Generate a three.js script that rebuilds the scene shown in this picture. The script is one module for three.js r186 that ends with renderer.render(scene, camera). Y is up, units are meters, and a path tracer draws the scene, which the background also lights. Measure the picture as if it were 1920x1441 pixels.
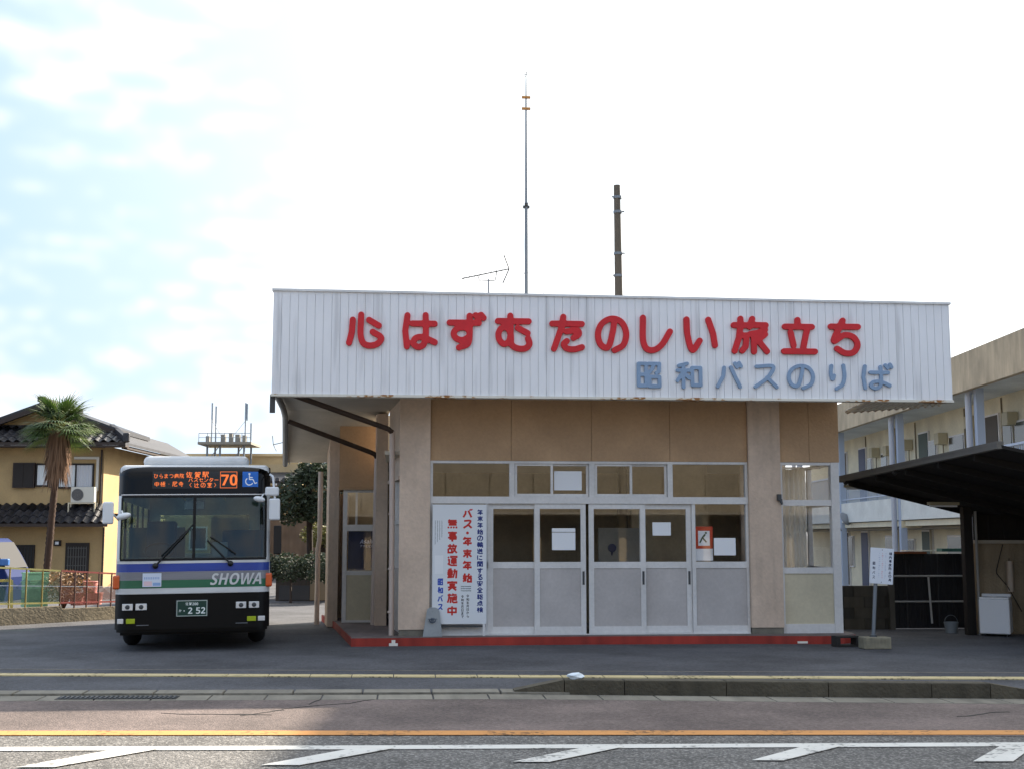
import * as THREE from 'three';
import { mergeGeometries } from 'three/addons/utils/BufferGeometryUtils.js';
import { RoundedBoxGeometry } from 'three/addons/geometries/RoundedBoxGeometry.js';

// ---------- camera, sky, sun, exposure ----------
const scene = new THREE.Scene();
const YAW = THREE.MathUtils.degToRad(4.9);
const camera = new THREE.PerspectiveCamera(33.42, 1024 / 768, 0.1, 2000);
camera.position.set(0.0425, 1.72, 21.222);
camera.rotation.order = 'YXZ';
camera.rotation.set(THREE.MathUtils.degToRad(6.82), -YAW, 0);
const SUN = new THREE.Vector3(0.72 * 0.866, 0.5, -0.69 * 0.866).normalize();

function rng(seed) { let s = seed >>> 0; return () => { s = (s + 0x6d2b79f5) >>> 0; let t = s; t = Math.imul(t ^ (t >>> 15), t | 1); t ^= t + Math.imul(t ^ (t >>> 7), t | 61); return ((t ^ (t >>> 14)) >>> 0) / 4294967296; }; }
function hash2(x, y, s) { let h = Math.imul(x, 374761393) ^ Math.imul(y, 668265263) ^ Math.imul(s, 974711); h = Math.imul(h ^ (h >>> 13), 1274126177); return ((h ^ (h >>> 16)) >>> 0) / 4294967296; }
function vnoise(x, y, s, per) {
  const xi = Math.floor(x), yi = Math.floor(y), fx = x - xi, fy = y - yi;
  const w = (a) => a * a * (3 - 2 * a), m = (v) => per ? ((v % per) + per) % per : v;
  const a = hash2(m(xi), m(yi), s), b = hash2(m(xi + 1), m(yi), s), c = hash2(m(xi), m(yi + 1), s), d = hash2(m(xi + 1), m(yi + 1), s);
  return (a + (b - a) * w(fx)) * (1 - w(fy)) + (c + (d - c) * w(fx)) * w(fy);
}
function fbm(x, y, s, oct, per) { let v = 0, a = 0.5, t = 0; for (let i = 0; i < oct; i++) { v += a * vnoise(x, y, s + i, per); t += a; a *= 0.5; x *= 2; y *= 2; if (per) per *= 2; } return v / t; }

{ // sky: pale blue with thin rippled cloud, brightening towards the sun
  const w = 1024, h = 512, d = new Float32Array(w * h * 4);
  for (let j = 0; j < h; j++) for (let i = 0; i < w; i++) {
    const lat = ((j + 0.5) / h - 0.5) * Math.PI, lon = ((i + 0.5) / w - 0.5) * 2 * Math.PI;
    const x = Math.cos(lat) * Math.cos(lon), y = Math.sin(lat), z = Math.cos(lat) * Math.sin(lon);
    const e = Math.max(y, 0), k = Math.pow(1 - e, 3);
    const cg = x * SUN.x + y * SUN.y + z * SUN.z;
    let r = 0.11 + 0.2 * k, g = 0.24 + 0.17 * k, b = 0.46 + 0.07 * k; const wt = THREE.MathUtils.smoothstep(cg, 0.2, 0.9) * 0.8; r += (0.385 - r) * wt; g += (0.435 - g) * wt; b += (0.47 - b) * wt;
    const px = x / (e + 0.12), pz = z / (e + 0.12);
    const c1 = fbm(px * 1.3 + 7, pz * 1.3 + 3, 11, 5), c2 = fbm(px * 11 + pz * 4, pz * 19 - px * 2, 23, 5);
    let c = THREE.MathUtils.smoothstep(c1 * 0.55 + c2 * 0.75, 0.52, 0.84);
    c *= 0.85;
    const glow = 0.75 * Math.pow(Math.max(cg, 0), 3) + 1.6 * Math.pow(Math.max(cg, 0), 24);
    const cl = 0.5 + glow * 0.5;
    r += (cl - r) * c + glow * 0.62; g += (cl * 1.0 - g) * c + glow * 0.58; b += (cl * 1.02 - b) * c + glow * 0.5;
    r *= 0.87; g *= 0.87; b *= 0.87; if (y < 0) { r = 0.2; g = 0.19; b = 0.18; }
    const o = (j * w + i) * 4; d[o] = r; d[o + 1] = g; d[o + 2] = b; d[o + 3] = 1;
  }
  const t = new THREE.DataTexture(d, w, h, THREE.RGBAFormat, THREE.FloatType);
  t.mapping = THREE.EquirectangularReflectionMapping; t.magFilter = t.minFilter = THREE.LinearFilter; t.needsUpdate = true;
  scene.background = t; scene.environment = t;
}
const sun = new THREE.DirectionalLight(new THREE.Color(1, 0.88, 0.73), 5);
sun.position.copy(SUN).multiplyScalar(80); sun.target.position.set(0, 0, 0);
sun.castShadow = true; sun.shadow.mapSize.set(2048, 2048);
Object.assign(sun.shadow.camera, { left: -45, right: 45, top: 45, bottom: -45, near: 1, far: 200 });
scene.add(sun, sun.target);

const renderer = new THREE.WebGLRenderer({ antialias: true });
renderer.toneMapping = THREE.LinearToneMapping;
renderer.toneMappingExposure = 2.55;
renderer.shadowMap.enabled = true;

// ---------- helpers ----------
const used = new Map();
function numbered(n) { const k = used.get(n) || 0; used.set(n, k + 1); return k ? n + '_' + String(k).padStart(3, '0') : n; }
function tag(o, label, category, group, kind) { if (label) o.userData.label = label; if (category) o.userData.category = category; if (group) o.userData.group = group; if (kind) o.userData.kind = kind; return o; }
function fix(g) { let q = g.index ? g.toNonIndexed() : g; for (const k of Object.keys(q.attributes)) if (!['position', 'normal', 'uv'].includes(k)) q.deleteAttribute(k); return q; }
function join(gs) { return gs.length === 1 ? gs[0] : mergeGeometries(gs.map(fix)); }
function mesh(name, g, m, parent) {
  const o = new THREE.Mesh(Array.isArray(g) ? join(g) : g, m);
  o.castShadow = o.receiveShadow = true;
  if (!parent || parent === scene) { o.name = numbered(name); scene.add(o); } else { o.name = name; parent.add(o); }
  return o;
}
function thing(name, label, category, pos, turn, group) {
  const o = new THREE.Group(); o.name = numbered(name); if (pos) o.position.set(...pos); if (turn) o.rotation.y = turn; scene.add(o);
  return tag(o, label, category, group);
}
function struct(name, g, m) { const o = mesh(name, g, m); o.userData.kind = 'structure'; return o; }
// box with uv in metres
function bx(x0, x1, y0, y1, z0, z1) {
  const w = x1 - x0, h = y1 - y0, d = z1 - z0, g = new THREE.BoxGeometry(w, h, d), u = g.attributes.uv, p = g.attributes.position, n = g.attributes.normal;
  g.translate((x0 + x1) / 2, (y0 + y1) / 2, (z0 + z1) / 2);
  for (let i = 0; i < u.count; i++) {
    const X = p.getX(i), Y = p.getY(i), Z = p.getZ(i);
    if (Math.abs(n.getX(i)) > 0.5) u.setXY(i, Z, Y); else if (Math.abs(n.getY(i)) > 0.5) u.setXY(i, X, Z); else u.setXY(i, X, Y);
  }
  return g;
}
function rbx(x0, x1, y0, y1, z0, z1, r = 0.02, s = 2) { const g = new RoundedBoxGeometry(x1 - x0, y1 - y0, z1 - z0, s, r); g.translate((x0 + x1) / 2, (y0 + y1) / 2, (z0 + z1) / 2); return g; }
const V = (x, y, z) => new THREE.Vector3(x, y, z);
function tube(pts, r, seg = 8, n, closed = false) { const c = new THREE.CatmullRomCurve3(pts.map((p) => V(...p)), closed, 'catmullrom', 0.1); return new THREE.TubeGeometry(c, n || Math.max(2, pts.length * 5), r, seg, closed); }
function bar(a, b, r, r2 = r, seg = 8) { const A = V(...a), B = V(...b), L = A.distanceTo(B), g = new THREE.CylinderGeometry(r2, r, L, seg); g.translate(0, L / 2, 0); g.applyQuaternion(new THREE.Quaternion().setFromUnitVectors(V(0, 1, 0), B.clone().sub(A).normalize())); g.translate(A.x, A.y, A.z); return g; }
function beam(a, b, w, h) { const A = V(...a), B = V(...b), L = A.distanceTo(B), g = new THREE.BoxGeometry(w, h, L); const m = new THREE.Matrix4().lookAt(A, B, V(0, 1, 0)); g.applyMatrix4(m); const c = A.add(B).multiplyScalar(0.5); g.translate(c.x, c.y, c.z); return g; }
// solid from a polygon in plan (x,z), between y0 and y1
function slab(pts, y0, y1, bevel = 0) {
  const s = new THREE.Shape(pts.map(([x, z]) => new THREE.Vector2(x, -z)));
  const g = new THREE.ExtrudeGeometry(s, { depth: y1 - y0 - 2 * bevel, bevelEnabled: bevel > 0, bevelThickness: bevel, bevelSize: bevel, bevelOffset: -bevel, bevelSegments: 2 });
  g.rotateX(-Math.PI / 2); g.translate(0, y0 + bevel, 0); return g;
}
// free prism: bottom quad/poly and top poly given as 3D points
function poly3(top, bot) {
  const P = [], n = top.length, push = (a, b, c) => P.push(...a, ...b, ...c);
  for (let i = 1; i < n - 1; i++) { push(top[0], top[i], top[i + 1]); push(bot[0], bot[i + 1], bot[i]); }
  for (let i = 0; i < n; i++) { const j = (i + 1) % n; push(top[i], bot[i], bot[j]); push(top[i], bot[j], top[j]); }
  const g = new THREE.BufferGeometry(); g.setAttribute('position', new THREE.Float32BufferAttribute(P, 3));
  const uv = []; for (let i = 0; i < P.length; i += 3) uv.push(P[i], P[i + 1] + P[i + 2]); g.setAttribute('uv', new THREE.Float32BufferAttribute(uv, 2)); g.computeVertexNormals(); return g;
}
function sheetXZ(pts, y, uvs = 1) { // flat thin sheet on the ground with metre uv
  const g = slab(pts, y - 0.003, y); const p = g.attributes.position, u = g.attributes.uv; for (let i = 0; i < u.count; i++) u.setXY(i, p.getX(i) * uvs, p.getZ(i) * uvs); return g;
}

// ---------- textures ----------
function tex(w, h, fn, rep, srgb = true) { // fn -> grey or [r,g,b] 0..1
  const d = new Uint8Array(w * h * 4);
  for (let j = 0; j < h; j++) for (let i = 0; i < w; i++) { const v = fn(i / w, j / h, i, j), o = (j * w + i) * 4, a = Array.isArray(v) ? v : [v, v, v]; for (let k = 0; k < 3; k++) d[o + k] = Math.max(0, Math.min(255, a[k] * 255)); d[o + 3] = 255; }
  const t = new THREE.DataTexture(d, w, h); t.wrapS = t.wrapT = THREE.RepeatWrapping; t.magFilter = THREE.LinearFilter; t.minFilter = THREE.LinearMipmapLinearFilter; t.generateMipmaps = true;
  if (srgb) t.colorSpace = THREE.SRGBColorSpace; if (rep) t.repeat.set(rep, rep); t.needsUpdate = true; return t;
}
const stuccoT = tex(512, 512, (u, v) => 0.86 + 0.14 * fbm(u * 4, v * 4, 3, 6, 4) + 0.05 * (fbm(u * 64, v * 64, 9, 2, 64) - 0.5), 0.5);
const wallT = tex(512, 512, (u, v) => { const s = fbm(u * 30, v * 2, 83, 4, 30), b = fbm(u * 4, v * 4, 87, 5, 4), f = fbm(u * 60, v * 60, 89, 2, 60), st = Math.max(0, s - 0.55) * 0.9 * fbm(u * 6, v * 1.5, 91, 3, 6); return 0.8 + 0.2 * b - st * 0.25 + 0.06 * (f - 0.5); }, 0.4);
const wornT = tex(512, 512, (u, v) => { const n = fbm(u * 30, v * 30, 95, 4, 30), b = fbm(u * 4, v * 4, 97, 4, 4), k = THREE.MathUtils.smoothstep(n * 0.7 + b * 0.4, 0.64, 0.76); return 0.97 - 0.3 * k - 0.1 * b; }, 0.8);
const boardT = tex(512, 512, (u, v) => { const st = Math.max(0, fbm(u * 26, v * 2, 103, 4, 26) - 0.6) * 0.5; return 0.95 + 0.05 * fbm(u * 6, v * 6, 101, 4, 6) - st; }, 0.3);
const stuccoB = tex(256, 256, (u, v) => fbm(u * 40, v * 40, 5, 3, 40), 0.9, false);
const stainT = tex(512, 512, (u, v) => { const s = fbm(u * 24, v * 3, 31, 4, 24), b = fbm(u * 5, v * 5, 37, 5, 5); return 0.62 + 0.3 * b + 0.22 * s; }, 0.33);
const asphT = tex(1024, 1024, (u, v) => { const a = fbm(u * 6, v * 6, 41, 5, 6), f = hash2(Math.floor(u * 1024), Math.floor(v * 1024), 7), m = fbm(u * 160, v * 160, 43, 2, 160); return 0.5 + 0.28 * a + 0.22 * (m - 0.5) + 0.16 * (f - 0.5); }, 0.25);
const asphB = tex(512, 512, (u, v) => fbm(u * 120, v * 120, 47, 2, 120), 0.8, false);
const gravT = tex(1024, 1024, (u, v) => { const m = fbm(u * 130, v * 130, 53, 2, 130), a = fbm(u * 5, v * 5, 57, 4, 5), k = m > 0.62 ? 0.32 : 0; return 0.55 + 0.2 * a + 0.25 * (m - 0.5) + k * 0.6; }, 0.45);
const rustT = tex(512, 128, (u, v) => { const n = fbm(u * 20, v * 3, 61, 5, 20), m = fbm(u * 60, v * 10, 67, 3, 60), k = THREE.MathUtils.smoothstep(n * 0.6 + m * 0.4, 0.56, 0.68); return [0.86 - 0.28 * k, 0.85 - 0.47 * k, 0.8 - 0.62 * k]; });
const fibreT = tex(256, 256, (u, v) => 0.55 + 0.45 * fbm(u * 40, v * 3, 71, 4, 40), 1);
const tileT = tex(256, 256, (u, v) => 0.6 + 0.4 * fbm(u * 8, v * 8, 73, 4, 8), 1.3);

function M(hex, rough = 0.8, o = {}) { return new THREE.MeshStandardMaterial({ color: hex, roughness: rough, ...o }); }
const mat = {
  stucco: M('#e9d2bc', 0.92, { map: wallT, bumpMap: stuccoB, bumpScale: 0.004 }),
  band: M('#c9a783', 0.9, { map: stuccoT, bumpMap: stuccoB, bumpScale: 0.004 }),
  sofit: M('#b9b2a6', 0.9, { map: stuccoT }),
  white: M('#eef0f0', 0.5, { map: stuccoT }),
  board: M('#f0f2f5', 0.42, { map: boardT }),
  alu: M('#e9e8e6', 0.45, { map: stuccoT }),
  aluPanel: M('#c6c1be', 0.6, { map: stuccoT }),
  creamPanel: M('#d8cfb4', 0.7, { map: stuccoT }),
  dark: M('#141312', 0.7), black: M('#0b0b0c', 0.45), rubber: M('#121212', 0.85),
  red: M('#dc1c28', 0.55, { map: stuccoT }), blueLetter: M('#8ea9c8', 0.5, { map: stuccoT }),
  plinthRed: M('#b23a2c', 0.7, { map: stainT }), plinthTop: M('#7d706c', 0.85, { map: stainT }),
  asphalt: M('#7e7f84', 0.94, { map: asphT, bumpMap: asphB, bumpScale: 0.006 }),
  road: M('#9a9792', 0.95, { map: gravT, bumpMap: asphB, bumpScale: 0.01 }),
  roadRed: M('#ac9a92', 0.95, { map: asphT, bumpMap: asphB, bumpScale: 0.008 }),
  orange: M('#db9a55', 0.8, { map: wornT }), yellow: M('#d9c796', 0.8, { map: wornT }), linew: M('#e4e2da', 0.85, { map: wornT }),
  concrete: M('#8f8a7d', 0.92, { map: stainT, bumpMap: stuccoB, bumpScale: 0.006 }),
  mossy: M('#5e584a', 0.95, { map: stainT, bumpMap: stuccoB, bumpScale: 0.01 }),
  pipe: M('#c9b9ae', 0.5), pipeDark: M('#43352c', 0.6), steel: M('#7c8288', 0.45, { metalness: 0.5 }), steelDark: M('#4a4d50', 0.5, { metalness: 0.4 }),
  rusty: M('#ffffff', 0.75, { map: rustT }),
  glass: new THREE.MeshPhysicalMaterial({ color: '#ffffff', roughness: 0.02, transmission: 1, thickness: 0, ior: 1.5 }),
  glassTint: new THREE.MeshPhysicalMaterial({ color: '#c2d2ce', roughness: 0.02, transmission: 1, thickness: 0, ior: 1.5 }),
  paper: M('#eceff2', 0.85), curtain: new THREE.MeshPhysicalMaterial({ color: '#e8e4da', roughness: 1, transmission: 0.35, thickness: 0 }),
  houseWall: M('#c6a878', 0.92, { map: stuccoT, bumpMap: stuccoB, bumpScale: 0.004 }),
  tile: M('#3c3b40', 0.5, { map: tileT }), brown: M('#3a2f29', 0.7), woodDark: M('#2c2622', 0.75),
  aptWall: M('#ece5cb', 0.9, { map: stuccoT }), aptParapet: M('#cfbd9f', 0.9, { map: stainT }), aptSlab: M('#e6e9e4', 0.8, { map: stuccoT }),
  blueSteel: M('#b1bfd3', 0.5), doorBlue: M('#33405f', 0.6), doorGreen: M('#30443c', 0.6), doorBrown: M('#4a4238', 0.65),
  dirtyWall: M('#a3937a', 0.92, { map: stainT, bumpMap: stuccoB, bumpScale: 0.006 }), blackPanel: M('#26272b', 0.8, { map: stainT }),
  interior: M('#bba98a', 0.85, { map: wallT }), interiorFloor: M('#8a8378', 0.6, { map: stainT }), interiorCeil: M('#cfcabd', 0.9),
};

// ---------- lettering: strokes on a 100 x 100 grid ----------
const GLYPH = {
  '心': '15 22 13 55 6 84/37 8 37 68 45 86 62 91 82 85 91 70 68 54/58 22 84 37',
  'は': '13 8 7 50 12 92/28 30 94 30/67 7 67 70 60 88 45 93 31 84 36 71 52 66 72 71 95 80',
  'ず': '4 26 85 26/59 7 59 62 55 82 30 93/59 46 45 39 25 42 15 55 22 68 40 73 55 66/76 5 84 14/91 4 98 12',
  'む': '6 20 93 20/41 5 41 60 36 76 22 82 10 70 8 52 18 38 34 40 42 56 45 84 60 93 84 93 95 82 91 66/62 38 90 52',
  'た': '5 25 93 25/38 6 33 34 10 93/47 46 82 44 84 53 68 63/48 72 39 80 46 91 70 94 93 88',
  'の': '58 13 52 48 36 88 16 82 6 54 18 24 50 9 80 18 95 48 86 80 58 95',
  'し': '8 5 9 74 20 91 42 93 66 79 93 42',
  'い': '7 8 10 55 24 92 46 66/73 8 87 46 92 78',
  '旅': '24 4 24 20/5 22 46 22/23 28 19 56 6 93/22 50 40 50 37 80 27 92/57 4 49 26/50 21 94 21/92 34 68 43 50 46/60 44 60 94/92 46 74 60/63 52 96 93',
  '立': '47 5 47 20/10 24 88 24/26 40 34 76/73 34 62 80/6 92 95 92',
  'ち': '6 22 94 22/45 5 15 62 50 45 80 52 91 72 78 92 50 95 24 83',
  '昭': '8 8 38 8 38 92 8 92 8 8/8 50 38 50/48 8 92 8 90 38 80 43/70 10 62 30 46 46/52 58 92 58 92 94 52 94 52 58',
  '和': '42 6 10 14/4 32 50 32/27 12 27 96/26 38 4 72/30 42 50 62/62 22 94 22 94 88 62 88 62 22',
  'バ': '32 20 28 52 6 92/58 18 72 50 92 92/74 3 82 17/90 1 97 14',
  'ス': '14 14 82 14 62 52 8 92/56 56 94 92',
  'り': '18 8 14 40 22 60 30 46/78 6 82 50 70 80 40 96',
  'ば': '13 8 7 50 12 92/30 32 88 32/64 10 64 70 58 88 45 93 31 84 36 71 52 66 72 71 92 82/80 3 87 14/95 0 100 11',
  '年': '28 4 8 34/22 20 90 20/30 46 84 46/30 46 30 72/4 72 96 72/56 20 56 98',
  '末': '6 22 94 22/14 46 86 46/50 4 50 98/48 50 8 86/52 50 94 86',
  '始': '26 4 12 60 38 90/40 28 30 70 6 94/4 34 46 34/72 6 54 42 92 40/82 26 94 46/56 58 90 58 90 94 56 94 56 58',
  '輸': '6 14 44 14/8 28 42 28 42 62 8 62 8 28/8 45 42 45/2 76 48 76/25 4 25 98/72 4 50 34/72 4 98 34/62 32 84 32/54 46 54 96/54 46 70 46 70 96/54 70 70 70/82 46 82 82/94 42 94 96 86 96',
  '送': '36 4 42 16/78 4 70 18/32 24 90 24/28 44 94 44/60 24 58 48 34 74/62 50 90 74/6 8 16 20/4 38 18 38 18 70 4 88/12 84 40 94 98 94',
  'に': '12 8 8 50 14 94/42 26 86 24/40 66 46 86 90 86',
  '関': '8 6 8 98/8 6 40 6 40 36 8 36/8 21 40 21/92 98 92 6 60 6 60 36 92 36/60 21 92 21/34 46 40 54/66 46 60 54/28 58 72 58/24 72 76 72/50 58 48 74 28 94/52 74 76 94',
  'す': '4 24 96 24/58 4 58 60 50 92 30 98/58 44 40 38 28 52 36 68 54 66 58 52',
  'る': '20 10 76 10 18 56 50 44 84 58 84 84 54 96 34 86 44 74 60 84',
  '安': '50 2 50 14/8 32 8 16 92 16 92 32/46 26 30 62 74 94/70 48 56 76 14 96/4 52 96 52',
  '全': '50 2 4 42/50 2 96 42/24 44 76 44/22 66 78 66/50 44 50 92/6 93 94 93',
  '総': '26 4 10 24 30 26/38 18 8 48 42 46/25 48 25 96/10 64 6 84/38 62 44 80/58 6 48 30/80 4 94 28/70 20 54 44 92 42/82 34 94 48/50 62 46 86/60 60 62 92 88 92 88 80/72 56 78 70/90 58 98 74',
  '点': '52 2 52 34/52 16 88 16/18 36 84 36 84 64 18 64 18 36/10 80 6 96/34 80 38 96/60 80 66 96/86 80 94 96',
  '検': '4 28 42 28/23 4 23 98/22 32 4 66/26 40 42 58/72 4 46 36/72 4 98 34/60 36 86 36/54 46 92 46 92 66 54 66 54 46/73 30 73 68 48 96/74 68 98 96',
  '無': '22 4 8 26/18 16 92 16/4 36 96 36/10 60 92 60/26 16 26 60/42 16 42 60/58 16 58 60/76 16 76 60/10 78 6 96/34 78 38 96/60 78 66 96/86 78 94 96',
  '事': '4 14 96 14/24 26 76 26 76 40 24 40 24 26/18 52 84 52 84 78 18 78/4 65 96 65/50 2 50 96 38 94',
  '故': '4 24 48 24/26 4 26 52/8 52 44 52 44 92 8 92 8 52/64 4 50 40/56 24 96 24/84 24 76 60 48 96/58 42 72 70 96 96',
  '運': '36 20 36 6 94 6 94 20/40 26 90 26/44 36 86 36 86 58 44 58 44 36/44 47 86 47/36 70 96 70/64 18 64 84/6 8 16 20/4 38 18 38 18 72 4 88/12 84 40 95 98 95',
  '動': '44 4 10 12/2 24 54 24/8 34 48 34 48 60 8 60 8 34/8 47 48 47/6 74 50 74/0 92 54 88/28 10 28 90/60 28 94 28 90 92 80 92/76 6 74 40 58 96',
  '実': '50 2 50 14/8 30 8 14 92 14 92 30/20 34 80 34/22 50 78 50/6 66 94 66/50 24 50 66 10 97/54 68 92 97',
  '施': '22 2 22 16/4 18 44 18/20 20 16 60 4 96/18 44 38 44 34 90 24 92/62 2 50 26/54 16 96 16/50 46 92 36 90 66 82 66/72 28 72 74/56 38 56 88 66 94 96 92 96 80',
  '中': '10 26 90 26 90 66 10 66 10 26/50 4 50 98',
  '病': '52 2 52 14/14 14 96 14/18 14 18 60 4 96/2 30 12 40/2 66 18 54/28 28 92 28/30 96 30 44 90 44 90 94/60 30 58 60 40 76/60 56 78 74',
  '院': '8 6 8 98/8 6 34 6 22 34 34 52 22 64/66 2 66 14/44 30 44 16 94 16 94 30/52 36 86 36/42 52 98 52/60 54 56 76 40 96/76 54 76 90 96 92 96 80',
  '佐': '26 4 4 46/18 34 18 98/34 22 96 22/58 4 50 50 30 90/50 52 90 52/70 52 70 90/40 92 98 92',
  '賀': '30 4 24 26 8 44/12 14 42 14 40 40 32 42/58 12 92 12 92 40 58 40 58 12/24 50 76 50 76 82 24 82 24 50/24 61 76 61/24 72 76 72/36 86 16 98/64 86 86 98',
  '駅': '44 6 10 6 10 56 48 56 44 94 36 94/10 22 42 22/10 38 42 38/26 6 26 54/10 68 4 88/22 70 22 82/34 68 36 80/94 36 58 36 58 8 94 8 94 36/58 36 56 60 48 96/72 38 80 70 98 94',
  '極': '4 28 36 28/20 4 20 98/19 32 4 66/46 10 96 10/68 12 60 36 66 40/46 34 46 66 60 66 60 34 46 34/70 34 92 34 70 72/72 48 96 72/40 90 98 90',
  '・': '46 48 54 52',
  '尼': '88 30 12 30/12 50 12 8 88 8 88 30/12 50 2 96/76 42 36 58/34 42 34 86 50 92 92 90 92 76',
  '寺': '24 16 76 16/50 2 50 34/4 34 96 34/6 56 94 56/70 44 70 96 56 94/28 66 38 82',
  '辻': '36 36 94 36/65 6 65 78/6 8 16 20/4 38 18 38 18 72 4 88/12 84 40 95 98 95',
  '堂': '50 2 50 16/24 4 30 16/76 4 70 16/8 34 8 20 92 20 92 34/30 32 70 32 70 48 30 48 30 32/18 64 82 64/50 50 50 92/4 92 96 92',
  'ひ': '8 16 36 14 22 50 30 86 56 92 78 70 76 20 96 50', 'ら': '40 4 60 16/30 28 26 62 60 48 88 62 80 88 40 96',
  'ま': '10 24 90 24/14 46 86 46/52 4 52 80 36 94 16 84 30 70 60 76 90 94', 'つ': '4 30 50 20 88 34 86 68 40 90',
  'セ': '4 38 92 26 72 56/36 8 36 80 48 92 92 90', 'ン': '12 14 34 30/10 90 50 80 92 26', 'タ': '40 4 28 34 6 60/34 22 86 22 70 60 24 96/32 44 62 64', 'ー': '6 50 94 50',
  '構': '4 28 38 28/20 4 20 98/19 32 4 66/46 12 96 12/46 26 96 26/60 2 60 38/82 2 82 38/42 38 98 38/50 98 50 50 92 50 92 96/50 66 92 66/40 80 99 80/71 38 71 80',
  '内': '12 98 12 24 88 24 88 96 78 96/50 4 48 40 26 70/52 40 74 66',
  '防': '8 98 8 6 34 6 22 34 34 52 22 64/68 2 68 18/42 20 98 20/62 20 58 60 40 96/60 46 88 46 84 94 72 94',
  '止': '50 6 50 90/50 44 86 44/22 34 22 90/4 92 96 92', '為': '24 6 32 18/64 2 36 50 8 80/20 26 84 26 78 44/30 44 88 44 82 62/30 62 92 62 84 96 74 94/20 76 16 92/36 76 40 88/54 74 60 86',
  '令': '50 2 4 44/50 2 96 44/36 40 64 40/16 58 82 58 64 80/46 58 56 98', '月': '22 6 20 70 8 96/22 6 80 6 80 94 70 94/22 34 80 34/22 62 80 62', '日': '16 6 84 6 84 94 16 94 16 6/16 50 84 50',
  'か': '6 32 66 28 60 80 44 92/36 6 30 50 8 94/76 24 94 52', 'で': '6 16 90 14 50 40 46 74 80 94/70 36 76 46/84 32 90 42',
  'ア': '10 14 90 14 62 46/50 34 46 66 16 96', 'サ': '4 30 96 30/28 6 28 60/72 6 70 60 34 96', 'ヒ': '20 6 20 80 32 92 92 90/22 46 84 34', 'ビ': '20 6 20 80 32 92 86 90/22 46 78 34/82 4 88 16/94 2 99 12', 'ル': '30 12 28 56 6 92/58 8 58 88 96 56',
};
function strokesOf(ch) { return GLYPH[ch].split('/').map((s) => { const n = s.trim().split(' ').map(Number), p = []; for (let i = 0; i < n.length; i += 2) p.push([n[i], n[i + 1]]); return p; }); }
function smooth(p) { if (p.length < 4) return p; const c = new THREE.CatmullRomCurve3(p.map(([x, y]) => V(x, y, 0)), false, 'centripetal'); return c.getPoints(p.length * 5).map((q) => [q.x, q.y]); }
function isCurvy(ch) { return /[ぁ-んァ-ン心]/.test(ch); }
function drawGlyph(ctx, ch, x, y, w, h, lw, color, cap = 'butt') {
  ctx.strokeStyle = color; ctx.lineWidth = lw; ctx.lineCap = cap; ctx.lineJoin = cap === 'round' ? 'round' : 'miter'; ctx.miterLimit = 2;
  for (let p of strokesOf(ch)) { if (isCurvy(ch)) p = smooth(p); ctx.beginPath(); p.forEach(([a, b], i) => { const X = x + a / 100 * w, Y = y + b / 100 * h; i ? ctx.lineTo(X, Y) : ctx.moveTo(X, Y); }); ctx.stroke(); }
}
function canvasTex(w, h, fn) { const c = document.createElement('canvas'); c.width = w; c.height = h; const x = c.getContext('2d'); fn(x, w, h); const t = new THREE.CanvasTexture(c); t.colorSpace = THREE.SRGBColorSpace; t.anisotropy = 8; return t; }
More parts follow.
